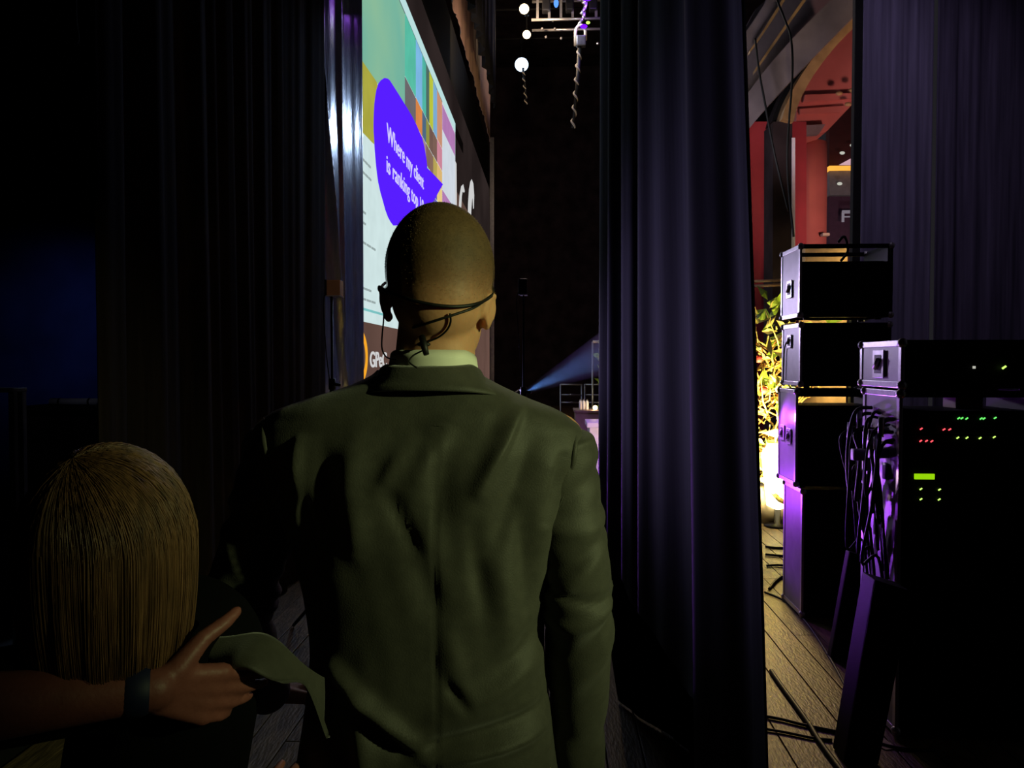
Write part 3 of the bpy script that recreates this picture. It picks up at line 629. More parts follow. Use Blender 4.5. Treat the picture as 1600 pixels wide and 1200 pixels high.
for k in range(6): MB().ball((2.13 + rb.gauss(0, .12), 7.42, 0.6 + rb.random() * 1.1), (0.04, 0.03, 0.035), 10, 8).build('petal', 'petal', t, True)
q = thing('floor_lamp', (2.13, 7.3, 0), 'bright warm lamp standing at the foot of the golden branches', 'lamp')
MB().lathe((2.13, 7.33, 0.16), [(0.02, 0), (0.10, 0.04), (0.15, 0.5), (0.10, 0.62)], 20).build('lamp_globe', emat('globe_glow', (255, 232, 170), 9, 0.05), q, True)
MB().lathe((2.13, 7.33, 0), [(0.12, 0), (0.12, 0.02), (0.03, 0.03), (0.03, 0.17)], 16).build('lamp_base', 'dark_metal', q, True)

# ================================================================== FLIGHT CASES
corner_me = MB().ball((0, 0, 0), 0.024, 10, 8).mesh('corner'); corner_me.materials.append(MATS['aluminium'])
for p in corner_me.polygons: p.use_smooth = True
def rel(o, parent, loc): o.parent = parent; o.matrix_parent_inverse = Matrix.Translation(-Vector(parent.location)); o.location = loc; return o
def latch(parent, x, y, z, s=1.0):
    pl = MB().box((x - 0.006, y - 0.055 * s, z - 0.06 * s), (x - 0.001, y + 0.055 * s, z + 0.06 * s)).build('latch', 'aluminium', parent, False, 0.002)
    MB().box((x - 0.007, y - 0.034 * s, z - 0.04 * s), (x - 0.0055, y + 0.034 * s, z + 0.04 * s)).build('latch_recess', 'rubber', pl)
    MB().tube([(x - 0.012, y - 0.02 * s, z + 0.02 * s), (x - 0.012, y + 0.015 * s, z - 0.018 * s)], 0.011 * s, 8).build('latch_key', 'aluminium', pl, True)
    MB().tube([(x - 0.010, y, z), (x - 0.002, y, z)], 0.018 * s, 12).build('latch_cam', 'steel', pl, True)
def flight_case(x0, x1, y0, y1, z0, z1, label, latches=(), front=True, open_bands=()):
    c = thing('flight_case', ((x0 + x1) / 2, (y0 + y1) / 2, z0), label, 'flight case', 'stacked equipment cases')
    T = 0.014
    if not open_bands:
        MB().box((x0 + T, y0 + T, z0 + T), (x1 - T, y1 - T, z1 - T)).build('case_body', 'case_black', c)
    else:
        zs = [z0 + T] + [v for bnd in open_bands for v in bnd] + [z1 - T]
        for i in range(0, len(zs), 2):
            if zs[i + 1] - zs[i] > 0.01: MB().box((x0 + T, y0 + T, zs[i]), (x1 - T, y1 - T, zs[i + 1])).build('case_body', 'case_black', c)
        MB().box((x1 - T - 0.012, y0 + T, z0 + T), (x1 - T, y1 - T, z1 - T)).build('case_wall', 'case_black', c)
    MB().box((x0 + 0.004, y0 + T, z0 + T), (x0 + T + 0.002, y1 - T, z1 - T)).build('side_panel', 'case_side', c)
    W = 0.026
    for (xa, mt) in ((x0, 'aluminium'), (x1 - T, 'case_black')):
        for zz in (z0, z1 - W): MB().box((xa, y0, zz), (xa + T, y1, zz + W)).build('edge_trim', mt, c, False, 0.002)
        for yy in (y0, y1 - W): MB().box((xa, yy, z0 + W), (xa + T, yy + W, z1 - W)).build('edge_trim', mt, c, False, 0.002)
    for yy in (y0, y1 - T):
        for zz in (z0, z1 - W): MB().box((x0 + T, yy, zz), (x1 - T, yy + T, zz + W)).build('edge_trim', 'case_black', c, False, 0.002)
    for xx in (x0 + 0.008, x1 - 0.008):
        for yy in (y0 + 0.008, y1 - 0.008):
            for zz in (z0 + 0.012, z1 - 0.012):
                o = bpy.data.objects.new('corner', corner_me); COL.objects.link(o); rel(o, c, (xx, yy, zz)); o.scale = (0.85, 0.85, 0.85)
    for (fy, fz, s) in latches: latch(c, x0, y0 + (y1 - y0) * fy, z0 + (z1 - z0) * fz, s)
    for k in range(4):
        fx = x0 + 0.06 + (x1 - x0 - 0.12) * (k % 2); fy2 = y0 + 0.06 + (y1 - y0 - 0.12) * (k // 2)
        MB().tube([(fx, fy2, z0 - 0.014), (fx, fy2, z0 + 0.004)], 0.018, 10).build('foot', 'rubber', c)
    return c
YA = 4.7
xL = atY(1252, 450, YA).x; xR = atY(1395, 450, YA).x; yB = YA + 0.38
zz = lambda py: atY(1300, py, YA).z
cA = flight_case(xL - 0.01, xR, YA, yB, zz(495), zz(381), 'silver-sided flight case with an open top slot, highest of the tall stack', [(0.5, 0.42, 0.9)], open_bands=((zz(408), zz(386)),))
MB().tube(spline([(xL + 0.22, YA + 0.02, zz(378)), (xL + 0.25, YA, zz(370)), (xL + 0.27, YA, zz(392)), (xL + 0.23, YA, zz(408))]), 0.008, 6).build('strap', 'rubber', cA, True)
cB = flight_case(xL, xR + 0.0, YA + 0.01, yB, zz(603.5), zz(504), 'violet-lit flight case, second from the top of the tall stack', [(0.55, 0.72, 0.7)])
cC = flight_case(xL - 0.025, xR - 0.06, YA + 0.0, yB - 0.02, zz(760), zz(609), 'violet-lit flight case with a see-through slot, third down the tall stack', [(0.35, 0.5, 0.8), (0.72, 0.52, 0.8)], open_bands=((zz(634), zz(620)),))
cD = flight_case(xL + 0.012, xR - 0.10, YA - 0.02, yB - 0.03, 0.016, zz(764.5), 'tall violet-lit flight case at the bottom of the tall stack', [])
MB().tube(spline([(xL - 0.002, YA + 0.24, zz(528)), (xL - 0.006, YA + 0.3, zz(545)), (xL - 0.006, YA + 0.32, zz(600))]), 0.004, 6).build('side_wire', 'rubber', cB, True)
# second stack with the rack electronics
YB = 3.2; X2 = atY(1408, 560, YB).x; X2R = X2 + 0.58; Y2 = YB + 0.42
z2 = lambda py: atY(1450, py, YB).z
cE = flight_case(X2, X2R, YB, Y2, z2(607), z2(531), 'pale aluminium-edged flight case on top of the LED rack', [(0.5, 0.5, 1.0)])
MB().box((X2 + 0.29, YB + 0.006, z2(576)), (X2 + 0.298, YB + 0.014, z2(572))).build('indicator_light', 'led_white', cE)
p = atY(1569, 574, YB); MB().tube([p + Vector((-0.007, 0, -0.005)), p + Vector((0.007, 0, 0.005))], 0.004, 6).build('indicator_light', 'led_lime', cE)
cF = flight_case(X2 - 0.004, X2R - 0.02, YB + 0.0, Y2 - 0.05, 0.016, z2(611), 'tall dark equipment rack with red and green indicator lights', [], open_bands=((z2(642), z2(613)),))
for i in range(7):
    za = z2(646 + i * 34); zb2 = z2(646 + i * 34 + 32)
    u = MB().box((X2 + 0.03, YB - 0.006, zb2), (X2R - 0.05, YB + 0.012, za)).build('rack_unit', 'case_black', cF, False, 0.002)
    for fx in (0.045, 0.5):
        MB().tube([(X2 + fx, YB - 0.009, (za + zb2) / 2), (X2 + fx, YB - 0.005, (za + zb2) / 2)], 0.006, 8).build('rack_screw', 'dark_metal', u)
led_me = {}
for kind in ('led_red', 'led_green', 'led_lime'):
    led_me[kind] = MB().tube([(-0.0045, 0, -0.003), (0.0045, 0, 0.003)], 0.0028, 6).mesh('led'); led_me[kind].materials.append(MATS[kind])
for kind, pts in (('led_red', [(1439.5,670),(1475,671),(1484,671),(1438.6,689),(1447.6,689),(1456,689.5)]),
                  ('led_green', [(1498,653.5),(1503,653.5),(1510.6,654),(1533,654),(1537.5,654),(1555,653)]),
                  ('led_lime', [(1496.6,684),(1511,684),(1531.5,684.5),(1553.5,683),(1439,764),(1468,765),(1439,780),(1467.5,780.5)])):
    for (x, y) in pts:
        o = bpy.data.objects.new('indicator_light', led_me[kind]); COL.objects.link(o); rel(o, cF, atY(x, y, YB - 0.011))
a = atY(1429, 749, YB - 0.012); b = atY(1460.5, 740.5, YB - 0.012)
MB().box((a.x, YB - 0.014, a.z), (b.x, YB - 0.006, b.z)).build('lcd_display', 'lcd', cF, False, 0.002)
a = atY(1484, 640, YB + 0.2); b = atY(1526, 614, YB + 0.2)
tag(MB().box((a.x, YB + 0.15, z2(641.5)), (b.x, YB + 0.26, b.z)).build('cardboard_box', 'box_brown', None, False, 0.003), 'small brown box inside the open slot of the rack', 'box')
# tangle of cables down the rack's side
rc = random.Random(12)
for k in range(16):
    y_ = YB + 0.04 + rc.random() * 0.33; zt0 = z2(640 + rc.random() * 60); zb0 = z2(760 + rc.random() * 130); x_ = X2 - 0.03 - rc.random() * 0.06
    pts = [(X2 - 0.004, y_, zt0), (x_, y_ + rc.uniform(-.05, .05), zt0 - 0.02), (x_ - 0.05 * rc.random(), y_ + rc.uniform(-.08, .08), (zt0 + zb0) / 2 + rc.uniform(-.05, .05)), (x_ - 0.02, y_ + rc.uniform(-.06, .06), zb0), (X2 - 0.05, y_ + rc.uniform(-.06, .06), zb0 + 0.1 * rc.random()), (X2 - 0.02, y_, zb0 - 0.25)]
    q = thing('audio_cable', pts[0], 'cable in the tangle hanging down the left side of the LED rack', 'cable', 'cables down the rack side')
    MB().tube(spline(pts, 6), rc.uniform(0.005, 0.009), 6).build('cord', 'rubber', q, True)
    if k % 2 == 0: MB().tube([Vector(pts[1]) + Vector((-.004, 0, .03)), Vector(pts[1]) + Vector((-.006, 0, -.05))], 0.012, 8).build('plug', 'aluminium', q, True)
for k, (x, y, w, h) in enumerate(((1334, 702, 22, 18), (1352, 716, 14, 20), (1372, 700, 18, 16), (1384, 724, 14, 26), (1398, 745, 12, 24))):
    p = atY(x, y, YB + 0.1); s = (YB + 0.1) / 1200
    q = MB().box((p.x, YB + 0.1, p.z - h * s), (p.x + w * s, YB + 0.14, p.z)).build('cable_connector', 'case_side', None, False, 0.008)
    tag(q, ['pale plug at the left end of the cable tangle', 'pale plug second from the left in the cable tangle', 'pale plug high in the middle of the cable tangle', 'pale plug low in the middle of the cable tangle', 'pale plug at the right side of the cable tangle'][k], 'plug', 'plugs in the cable tangle')
light('tangle_light', 'SPOT', (0.75, 4.55, 0.9), (0.95, 0.62, 0.75), 8.0, (1.4, 3.4, 1.25), 40, 0.7, 0.04)
# floor monitor wedges
def wedge(bl, br, tr, tl, Y, dep, label):
    f = (1.55 - 0) ; b0 = atZ(*bl, 0.004); Y = b0.y
    P = [Vector((b0.x, Y, 0.004)), Vector((atY(br[0], bl[1], Y).x, Y, 0.004)), atY(*tr, Y), atY(*tl, Y)]
    t = thing('monitor_speaker', tuple(P[0]), label, 'speaker', 'wedge speakers leaning by the rack')
    MB().prism(P, (0, dep, 0)).build('cabinet', 'case_black', t, False, 0.006)
    c = sum(P, Vector()) / 4
    MB().prism([c + (p - c) * 0.84 + Vector((0, -0.006, 0)) for p in P], (0, 0.004, 0)).build('grille', 'dark_metal', t)
    MB().prism([c + (p - c) * k + Vector((0, -0.004, 0)) for p, k in zip(P, (1.0, 1.0, 1.0, 1.0))], (0, 0.003, 0)).build('front_rim', 'case_black', t, False, 0.001)
wedge((1297, 1030), (1352, 1030), (1372, 876), (1327, 862), 4.0, 0.05, 'narrow wedge speaker with a violet lit edge left of the rack foot')
wedge((1318, 1192), (1372, 1192), (1424, 924), (1367, 906), 3.4, 0.12, 'nearer black wedge speaker standing in front of the rack')
# cables and tape on the floor
def floor_cable(pts, r, label):
    tag(MB().tube(spline([atZ(x, y, r) for x, y in pts], 8), r, 8).build('floor_cable', 'rubber', None, True), label, 'cable', 'cables on the stage floor')
floor_cable([(1205, 1048), (1217, 1066), (1262, 1128), (1282, 1160), (1330, 1225)], 0.011, 'thick black cable running along the planks beside the curtain hem')
floor_cable([(1190, 1118), (1222, 1124), (1258, 1133), (1320, 1146), (1400, 1168), (1460, 1172)], 0.007, 'thin cable crossing the floor from the curtain to the right')
floor_cable([(1190, 1138), (1226, 1144), (1270, 1153), (1300, 1156)], 0.006, 'short cable crossing under the thick cable')
floor_cable([(1195, 925), (1228, 940), (1262, 975), (1295, 1025), (1320, 1070), (1324, 1078)], 0.007, 'black cable looping past the foot of the tall stack')
floor_cable([(1196, 854), (1215, 856), (1240, 856)], 0.010, 'black cable far back, left of the stack and highest in the gap')
floor_cable([(1196, 866), (1215, 868), (1240, 870)], 0.010, 'black cable just below the highest one in the gap')
floor_cable([(1198, 884), (1215, 883), (1240, 885)], 0.009, 'violet-tinged cable crossing the gap left of the stack')
floor_cable([(1202, 920), (1212, 908), (1226, 900), (1232, 915)], 0.010, 'coiled cable end lit yellow beside the tall stack')
for k, pts in enumerate(([(1318, 1139), (1336, 1137), (1358, 1160), (1340, 1156)], [(1366, 1163), (1380, 1153), (1402, 1170), (1384, 1172)])):
    tag(MB().prism([atZ(x, y, 0.003) for x, y in pts], (0, 0, 0.002)).build('tape_piece', 'tape'), ['pale tape piece on the floor at the end of the planks', 'smaller pale tape piece farther right on the floor'][k], 'tape')
# ================================================================== FAR LEFT
Y = 4.0; a = atY(-60, 606, Y); b = atY(19, 606, Y)
t = thing('work_table', (a.x, Y, 0), 'grey metal frame of a table at the left edge', 'table')
MB().box((a.x - 0.3, Y, a.z - 0.025), (b.x, Y + 0.12, a.z)).build('table_top', 'steel', t, False, 0.004)
for yy in (Y + 0.01, Y + 0.08): MB().box((b.x - 0.03, yy, 0.0), (b.x, yy + 0.03, a.z - 0.025)).build('leg', 'steel', t)
Y = 4.9; a = atY(60, 634, Y); b = atY(148, 634, Y)
t = thing('storage_case', (a.x, Y, 0), 'dark case at the far left carrying a pale roll', 'case')
MB().box((a.x - 0.1, Y - 0.05, 0.0), (b.x + 0.1, Y + 0.5, a.z)).build('case_body', 'black_wall', t, False, 0.01)
MB().box((a.x - 0.11, Y - 0.06, a.z - 0.06), (b.x + 0.11, Y + 0.51, a.z - 0.03)).build('lid_trim', 'dark_metal', t)
r_ = 0.024; z_ = a.z + r_
t = thing('paper_roll', (a.x, Y + 0.05, a.z), 'pale rolled tube lying on the dark case at far left', 'roll')
MB().tube([(atY(72, 630, Y).x, Y + 0.05, z_), (atY(145, 630, Y).x, Y + 0.05, z_)], r_, 16).build('tube', 'white_paint', t, True)
for px in (85, 132): x = atY(px, 630, Y).x; MB().tube([(x, Y + 0.05, z_), (x + 0.012, Y + 0.05, z_)], r_ + 0.002, 16).build('band', 'rubber', t)
light('left_dim_light', 'SPOT', (-2.2, 2.6, 2.6), (0.7, 0.75, 1.0), 2.5, tuple(atY(90, 625, 4.8)), 24, 0.8, 0.05)
p0 = atY(118, -30, 6.5); tag(MB().tube(spline([p0, atY(119, 30, 6.5), atY(122, 66, 6.5), atY(100, 62, 6.5), atY(60, 60, 6.6)]), 0.012, 6).build('wall_cable', 'steel', None, True), 'faint cable hanging high at the far left', 'cable')
# ================================================================== PEOPLE
def hand_into(mb, wrist, d, n, side, size=1.0, curl=(0.35, 0.4, 0.45, 0.55), thumb=(0.75, 0.35), spread=0.10):
    """wrist point, d towards the fingers, n out of the back of the hand, side = direction of the thumb"""
    wrist, d, n = Vector(wrist), Vector(d).normalized(), Vector(n).normalized()
    sd = Vector(side); sd = (sd - d * sd.dot(d)).normalized(); n = d.cross(sd).normalized() * (1 if d.cross(sd).dot(n) > 0 else -1)
    S_ = size; pl = 0.085 * S_
    for k in range(4):
        off = sd * ((1.5 - k) * 0.020 * S_); mb.capsule(wrist + off * 0.55 + d * 0.008, wrist + off + d * pl, 0.015 * S_, 0.0125 * S_, 14)
    lens = ((0.042, 0.026, 0.020), (0.046, 0.029, 0.022), (0.042, 0.027, 0.021), (0.034, 0.020, 0.018))
    for k in range(4):
        p = wrist + sd * ((1.5 - k) * 0.020 * S_) + d * pl; ang = curl[k]; a = 0.0; lat = (1.5 - k) * spread
        dd = (d + sd * lat * 0.6).normalized()
        for j in range(3):
            a += ang * (1.0, 1.1, 0.7)[j]; v = dd * math.cos(a) - n * math.sin(a); q = p + v * lens[k][j] * S_
            mb.capsule(p, q, (0.0098, 0.0088, 0.0080)[j] * S_, (0.0088, 0.0080, 0.0068)[j] * S_, 12); p = q
    p = wrist + sd * 0.026 * S_ + d * 0.018; v = (d * math.cos(thumb[0]) + sd * math.sin(thumb[0]) - n * 0.15).normalized()
    q = p + v * 0.046 * S_; mb.capsule(p, q, 0.016 * S_, 0.0115 * S_, 14)
    v2 = (d * math.cos(thumb[1]) + sd * math.sin(thumb[1]) - n * 0.2).normalized(); r_ = q + v2 * 0.034 * S_
    mb.capsule(q, r_, 0.0112 * S_, 0.0100 * S_, 12); mb.capsule(r_, r_ + (v2 - n * 0.2).normalized() * 0.022 * S_, 0.0100 * S_, 0.0080 * S_, 12)
def catmull(vals, t):
    n = len(vals) - 1; x = t * n; i = min(int(x), n - 1); f = x - i
    a, b, c, d = vals[max(i - 1, 0)], vals[i], vals[i + 1], vals[min(i + 2, n)]
    return tuple(0.5 * (2 * q + (r - p) * f + (2 * p - 5 * q + 4 * r - s) * f * f + (3 * q - p - 3 * r + s) * f ** 3) for p, q, r, s in zip(a, b, c, d))
def superring(cx, cy, z, a, b, n, e):
    out = []
    for k in range(n):
        t = 2 * math.pi * k / n; c, s = math.cos(t), math.sin(t)
        out.append(Vector((cx + a * math.copysign(abs(c) ** (2 / e), c), cy + b * math.copysign(abs(s) ** (2 / e), s), z)))
    return out
# ------------------------------------------------------------------ the man
MY = 1.18; feet = atY(668, 600, MY); MX = feet.x
man = thing('person', (MX, MY, 0), 'man in dark suit jacket with cropped hair and headset, seen from behind', 'person')
H = atY(688, 425, 1.16)
mb = MB()
mb.ball(H, (0.0800, 0.096, 0.1010), 40, 28)
mb.ball(H + Vector((0, -0.026, -0.040)), (0.0690, 0.070, 0.070), 30, 20)                 # occiput
mb.ball(H + Vector((-0.001, 0.030, -0.075)), (0.0610, 0.072, 0.078), 30, 20)            # face and jaw
mb.ball(H + Vector((0, 0.078, -0.135)), (0.026, 0.022, 0.020), 16, 12)                  # chin
mb.capsule(H + Vector((0, 0.105, -0.028)), H + Vector((0, 0.120, -0.070)), 0.008, 0.014, 12)   # nose
mb.capsule(H + Vector((-0.045, 0.086, -0.018)), H + Vector((0.045, 0.086, -0.018)), 0.011, 0.011, 12)  # brow
neck0 = H + Vector((-0.004, -0.004, -0.07)); neck1 = atY(678, 600, 1.165)
mb.capsule(neck0, neck1, 0.0575, 0.0630, 28)
for sx, ey, tilt in ((-1, 473, 0.0), (1, 485, 0.0)):
    e = atY(601 if sx < 0 else 765, ey, 1.165)
    rot = Matrix.Rotation(-sx * 0.50, 3, 'Z') @ Matrix.Rotation(sx * 0.16, 3, 'Y')
    mb.ball(e, (0.0065, 0.017, 0.024), 20, 14, rot); mb.ball(e + Vector((-sx * 0.005, 0.004, -0.021)), (0.0075, 0.009, 0.010), 12, 10)
    rim = [e + rot @ Vector((sx * 0.004, 0.017 * math.cos(t), 0.027 * math.sin(t))) for t in [R(-60 + 30 * k) for k in range(9)]]
    rim = [e + rot @ Vector((sx * 0.005, -0.0165 * math.cos(t), 0.0245 * math.sin(t))) for t in [R(-70 + 20 * k) for k in range(10)]]
    mb.tube(rim, 0.0042, 8)
# trunk, arms, legs under the clothes
mb.capsule((MX, MY, 1.00), (MX, MY, 1.36), 0.105, 0.10, 24); mb.capsule((MX - 0.12, MY, 1.41), (MX + 0.12, MY, 1.40), 0.055, 0.055)
rs_, re_, rw_ = atY(868, 690, MY), atY(903, 955, MY), atY(902, 1215, 1.27)
ls_, le_, lw_ = atY(440, 690, MY), atY(376, 945, MY), atY(420, 1085, 1.42)
for a_, b_, c_ in ((rs_, re_, rw_), (ls_, le_, lw_)):
    mb.capsule(a_, b_, 0.045, 0.036, 16); mb.capsule(b_, c_, 0.036, 0.026, 16)
hand_into(mb, rw_, (0, 0.12, -1), (1, 0.1, 0), (0, 1, 0), 1.0)
hand_into(mb, lw_, (0.5, 0.8, -0.1), (0, 0, 1), (1, -0.4, 0), 1.0)
for sx in (-1, 1):
    mb.capsule((MX + sx * 0.085, MY, 0.93), (MX + sx * 0.095, MY + 0.01, 0.50), 0.075, 0.052); mb.capsule((MX + sx * 0.095, MY + 0.01, 0.50), (MX + sx * 0.10, MY - 0.01, 0.09), 0.052, 0.036)
    mb.capsule((MX + sx * 0.10, MY - 0.03, 0.05), (MX + sx * 0.105, MY + 0.16, 0.045), 0.036, 0.032)
body = obj('body', organic(mb, 0.0042, 5), 'skin', man, True)
for sx in (-1, 1):
    ep = H + Vector((sx * 0.031, 0.092, -0.032)); e = MB().ball(ep, 0.0125, 14, 10).build('eye', 'eye_white', body, True)
    MB().ball(ep + Vector((0, 0.008, 0)), 0.006, 10, 8).build('iris', 'iris', body, True)
MB().capsule(H + Vector((-0.02, 0.100, -0.098)), H + Vector((0.02, 0.100, -0.098)), 0.006, 0.006).build('lips', 'lip', body, True)
# cropped hair: cap fading out at the nape plus fine stubble strands
hm = mat('crop_cap', (90, 66, 40), 0.7, var=0.2, scale=70, bump=0.10, bscale=260)
nt = hm.node_tree; bs = nt.nodes['Principled BSDF']; ou = nt.nodes['Material Output']
tr = nt.nodes.new('ShaderNodeBsdfTransparent'); mx = nt.nodes.new('ShaderNodeMixShader'); mr = nt.nodes.new('ShaderNodeMapRange'); sp = nt.nodes.new('ShaderNodeSeparateXYZ'); tc = nt.nodes.new('ShaderNodeTexCoord')
ad = nt.nodes.new('ShaderNodeMath'); ad.operation = 'ADD'; n3 = nt.nodes.new('ShaderNodeTexNoise'); n3.inputs['Scale'].default_value = 260
m3 = nt.nodes.new('ShaderNodeMath'); m3.operation = 'MULTIPLY'; m3.inputs[1].default_value = 0.03
nt.links.new(tc.outputs['Object'], sp.inputs[0]); nt.links.new(tc.outputs['Object'], n3.inputs['Vector']); nt.links.new(n3.outputs['Fac'], m3.inputs[0]); nt.links.new(sp.outputs['Z'], ad.inputs[0]); nt.links.new(m3.outputs[0], ad.inputs[1])
nt.links.new(ad.outputs[0], mr.inputs['Value']); mr.inputs['From Min'].default_value = H.z - 0.050; mr.inputs['From Max'].default_value = H.z + 0.050
nt.links.new(mr.outputs[0], mx.inputs[0]); nt.links.new(tr.outputs[0], mx.inputs[1]); nt.links.new(bs.outputs[0], mx.inputs[2]); nt.links.new(mx.outputs[0], ou.inputs['Surface'])
me = body.data.copy(); bm = bmesh.new(); bm.from_mesh(me); bm.normal_update()
def scalp(c):
    u = (c.y - H.y) / 0.096
    return c.z > H.z - 0.085 + 0.11 * max(0, u + 0.15) and abs(c.x - H.x) < 0.086 and not (abs(c.x - H.x) > 0.062 and c.z < H.z - 0.035 and c.y > H.y - 0.02) and c.z > H.z - 0.09
bmesh.ops.delete(bm, geom=[f for f in bm.faces if not scalp(f.calc_center_median())], context='FACES')
for v in bm.verts: v.co += v.normal * (0.0015 + 0.0015 * min(1, max(0, (v.co.z - H.z + 0.06) / 0.08)))
fl_ = [(f.calc_center_median(), f.normal.copy()) for f in bm.faces]
bm.to_mesh(me); bm.free(); me.materials.clear()
hair = obj('hair', me, hm, man, True)
rh = random.Random(3); st = MB()
for k in range(2400):
    c, n = rh.choice(fl_)
    f = (c.z - (H.z - 0.06)) / 0.10
    if rh.random() > f + 0.05: continue
    ln = 0.0012 + 0.002 * min(1, max(0, f)); d = (n + Vector((rh.uniform(-.35, .35), rh.uniform(-.35, .35), -0.35 + rh.uniform(-.2, .2)))).normalized()
    u = d.cross(Vector((0.3, 0.5, 0.8))).normalized() * 0.0003; v2 = d.cross(u.normalized()) * 0.0003; b0 = c - n * 0.001
    st.add([b0 + u, b0 - u * 0.5 + v2, b0 - u * 0.5 - v2, b0 + d * ln], [(0, 1, 3), (1, 2, 3), (2, 0, 3)])
stuff(st.build('hair_strands', 'short_hair', hair))
# --- jacket
jk = [(1330, 462, 884, .128), (1250, 466, 880, .128), (1170, 474, 868, .122), (1080, 486, 858, .116), (1000, 490, 850, .112), (900, 476, 856, .118), (820, 452, 868, .124), (750, 424, 894, .126), (700, 404, 914, .120), (668, 404, 908, .108), (652, 418, 892, .104), (638, 440, 868, .100), (622, 486, 826, .092), (604, 544, 786, .082), (588, 580, 756, .070), (578, 592, 744, .058)]
NR, NP = 280, 300; rings = []
for i in range(NR + 1):
    py, xl, xr, b = catmull(jk, i / NR); pl_, pr_ = atY(xl, py, MY), atY(xr, py, MY); e = 2.5
    rings.append(superring((pl_.x + pr_.x) / 2, MY, pl_.z, (pr_.x - pl_.x) / 2, b, NP, e))
# cloth folds: (x0, y0, x1, y1, width px, height m) drawn on the back
FOLDS = [(806, 640, 748, 765, 13, .010), (834, 690, 770, 860, 16, -.006), (560, 690, 545, 800, 22, .006), (606, 765, 652, 855, 13, -.0055), (566, 790, 560, 860, 20, .006),
         (648, 850, 690, 980, 22, -.005), (700, 660, 650, 760, 22, .007), (745, 770, 640, 880, 30, .004), (690, 720, 705, 880, 24, -.006), (465, 690, 462, 820, 9, .007), (440, 720, 500, 880, 14, -.007),
         (500, 700, 520, 800, 22, -.005), (860, 740, 840, 900, 20, .006), (815, 800, 820, 960, 14, -.005), (740, 830, 760, 960, 16, -.006), (880, 720, 846, 820, 10, -.006), (640, 690, 600, 760, 14, .006),
         (512, 1052, 655, 1166, 14, .012), (535, 1095, 655, 1195, 16, -.008), (655, 1166, 850, 1130, 12, -.009), (690, 1120, 845, 1050, 22, .007), (640, 1190, 850, 1165, 10, .007), (560, 1100, 580, 1240, 18, .008),
         (700, 980, 720, 1090, 18, .004), (780, 880, 800, 1040, 22, .005), (700, 1070, 730, 1110, 10, -.006), (845, 990, 760, 1080, 16, -.005)]
SEG = []
for x0, y0, x1, y1, wd, h in FOLDS:
    a = atY(x0, y0, 1.07); b = atY(x1, y1, 1.07); SEG.append((a.x, a.z, b.x - a.x, b.z - a.z, wd * 1.07 / 1200, h * (1.7 if h > 0 else 1.4)))
from mathutils import noise
def fold(p):
    d = 0.0
    for ax, az, dx, dz, wd, h in SEG:
        L2 = dx * dx + dz * dz; t = ((p.x - ax) * dx + (p.z - az) * dz) / L2; tt = min(1, max(0, t))
        q = math.hypot(p.x - ax - dx * tt, p.z - az - dz * tt)
        if q < 3 * wd: d += h * math.exp(-(q / wd) ** 2) * (0.25 + 0.75 * math.sin(math.pi * (0.08 + 0.84 * tt)))
    return d + 0.004 * noise.noise(Vector((p.x * 9, p.z * 5, 1.0))) + 0.0015 * noise.noise(Vector((p.x * 30, p.z * 16, 4.0)))
sx_ = atY(682, 900, 1.07).x
for rg in rings:
    cx = sum((p.x for p in rg)) / NP
    for k, p in enumerate(rg):
        if p.y < MY:
            nrm = Vector(((p.x - cx) * 1.1, (p.y - MY) * 2.2, 0)).normalized(); wgt = min(1, (MY - p.y) / 0.05)
            seam = -0.0025 * math.exp(-((p.x - sx_) / 0.003) ** 2) if p.z < 1.46 else 0
            p += nrm * (fold(p) + seam) * wgt
jacket = MB().loft(rings).build('jacket', 'jacket', man, True)
def sleeve(pts, wr, seed, name='sleeve'):
    P = spline([Vector(p[:3]) for p in pts], 12); n = len(P); rr = []
    for i in range(n): rr.append(catmull([(p[3],) for p in pts], i / (n - 1))[0])
    m = MB().tube(P, rr, 40); q = Vector((seed, seed * 2, 0))
    for i in range(n):
        f = i / (n - 1)
        for k in range(40):
            idx = i * 40 + k; v = Vector(m.v[idx]); c = P[i]; nr = (v - c).normalized()
            w_ = sum(h * math.exp(-((f - c0 - sl * math.sin(2 * math.pi * k / 40 + ph)) / wd) ** 2) for c0, sl, wd, h, ph in wr)
            m.v[idx] = tuple(v + nr * (w_ + 0.003 * noise.noise(v * 14 + q)))
    return m.build(name, 'jacket', jacket, True)
wr_ = [(0.12, .05, .03, .004, 1), (0.27, .05, .022, -.006, 0.5), (0.32, .06, .02, .006, 2.0), (0.40, .05, .02, -.006, 1.0), (0.46, .07, .022, .006, 0.2), (0.53, .05, .018, -.007, 2.6), (0.58, .06, .02, .006, 1.2), (0.66, .05, .02, -.006, 0.7), (0.74, .05, .025, .005, 0.3), (0.86, .04, .02, -.005, 2)]
s4 = lambda x, y, Y, r: (*atY(x, y, Y), r)
sleeve([s4(862, 672, MY, .040), s4(866, 704, MY, .066), s4(880, 800, 1.17, .0600), s4(897, 900, 1.165, .0555), s4(903, 965, 1.175, .0535), s4(903, 1080, 1.22, .0490), s4(902, 1225, 1.27, .0440)], wr_, 2.0)
sleeve([s4(452, 676, MY, .038), s4(444, 704, MY, .064), s4(418, 800, 1.185, .0580), s4(386, 900, 1.19, .0550), s4(374, 955, 1.21, .0540), s4(386, 1020, 1.29, .0480), s4(418, 1080, 1.41, .0420)], wr_, 5.0)
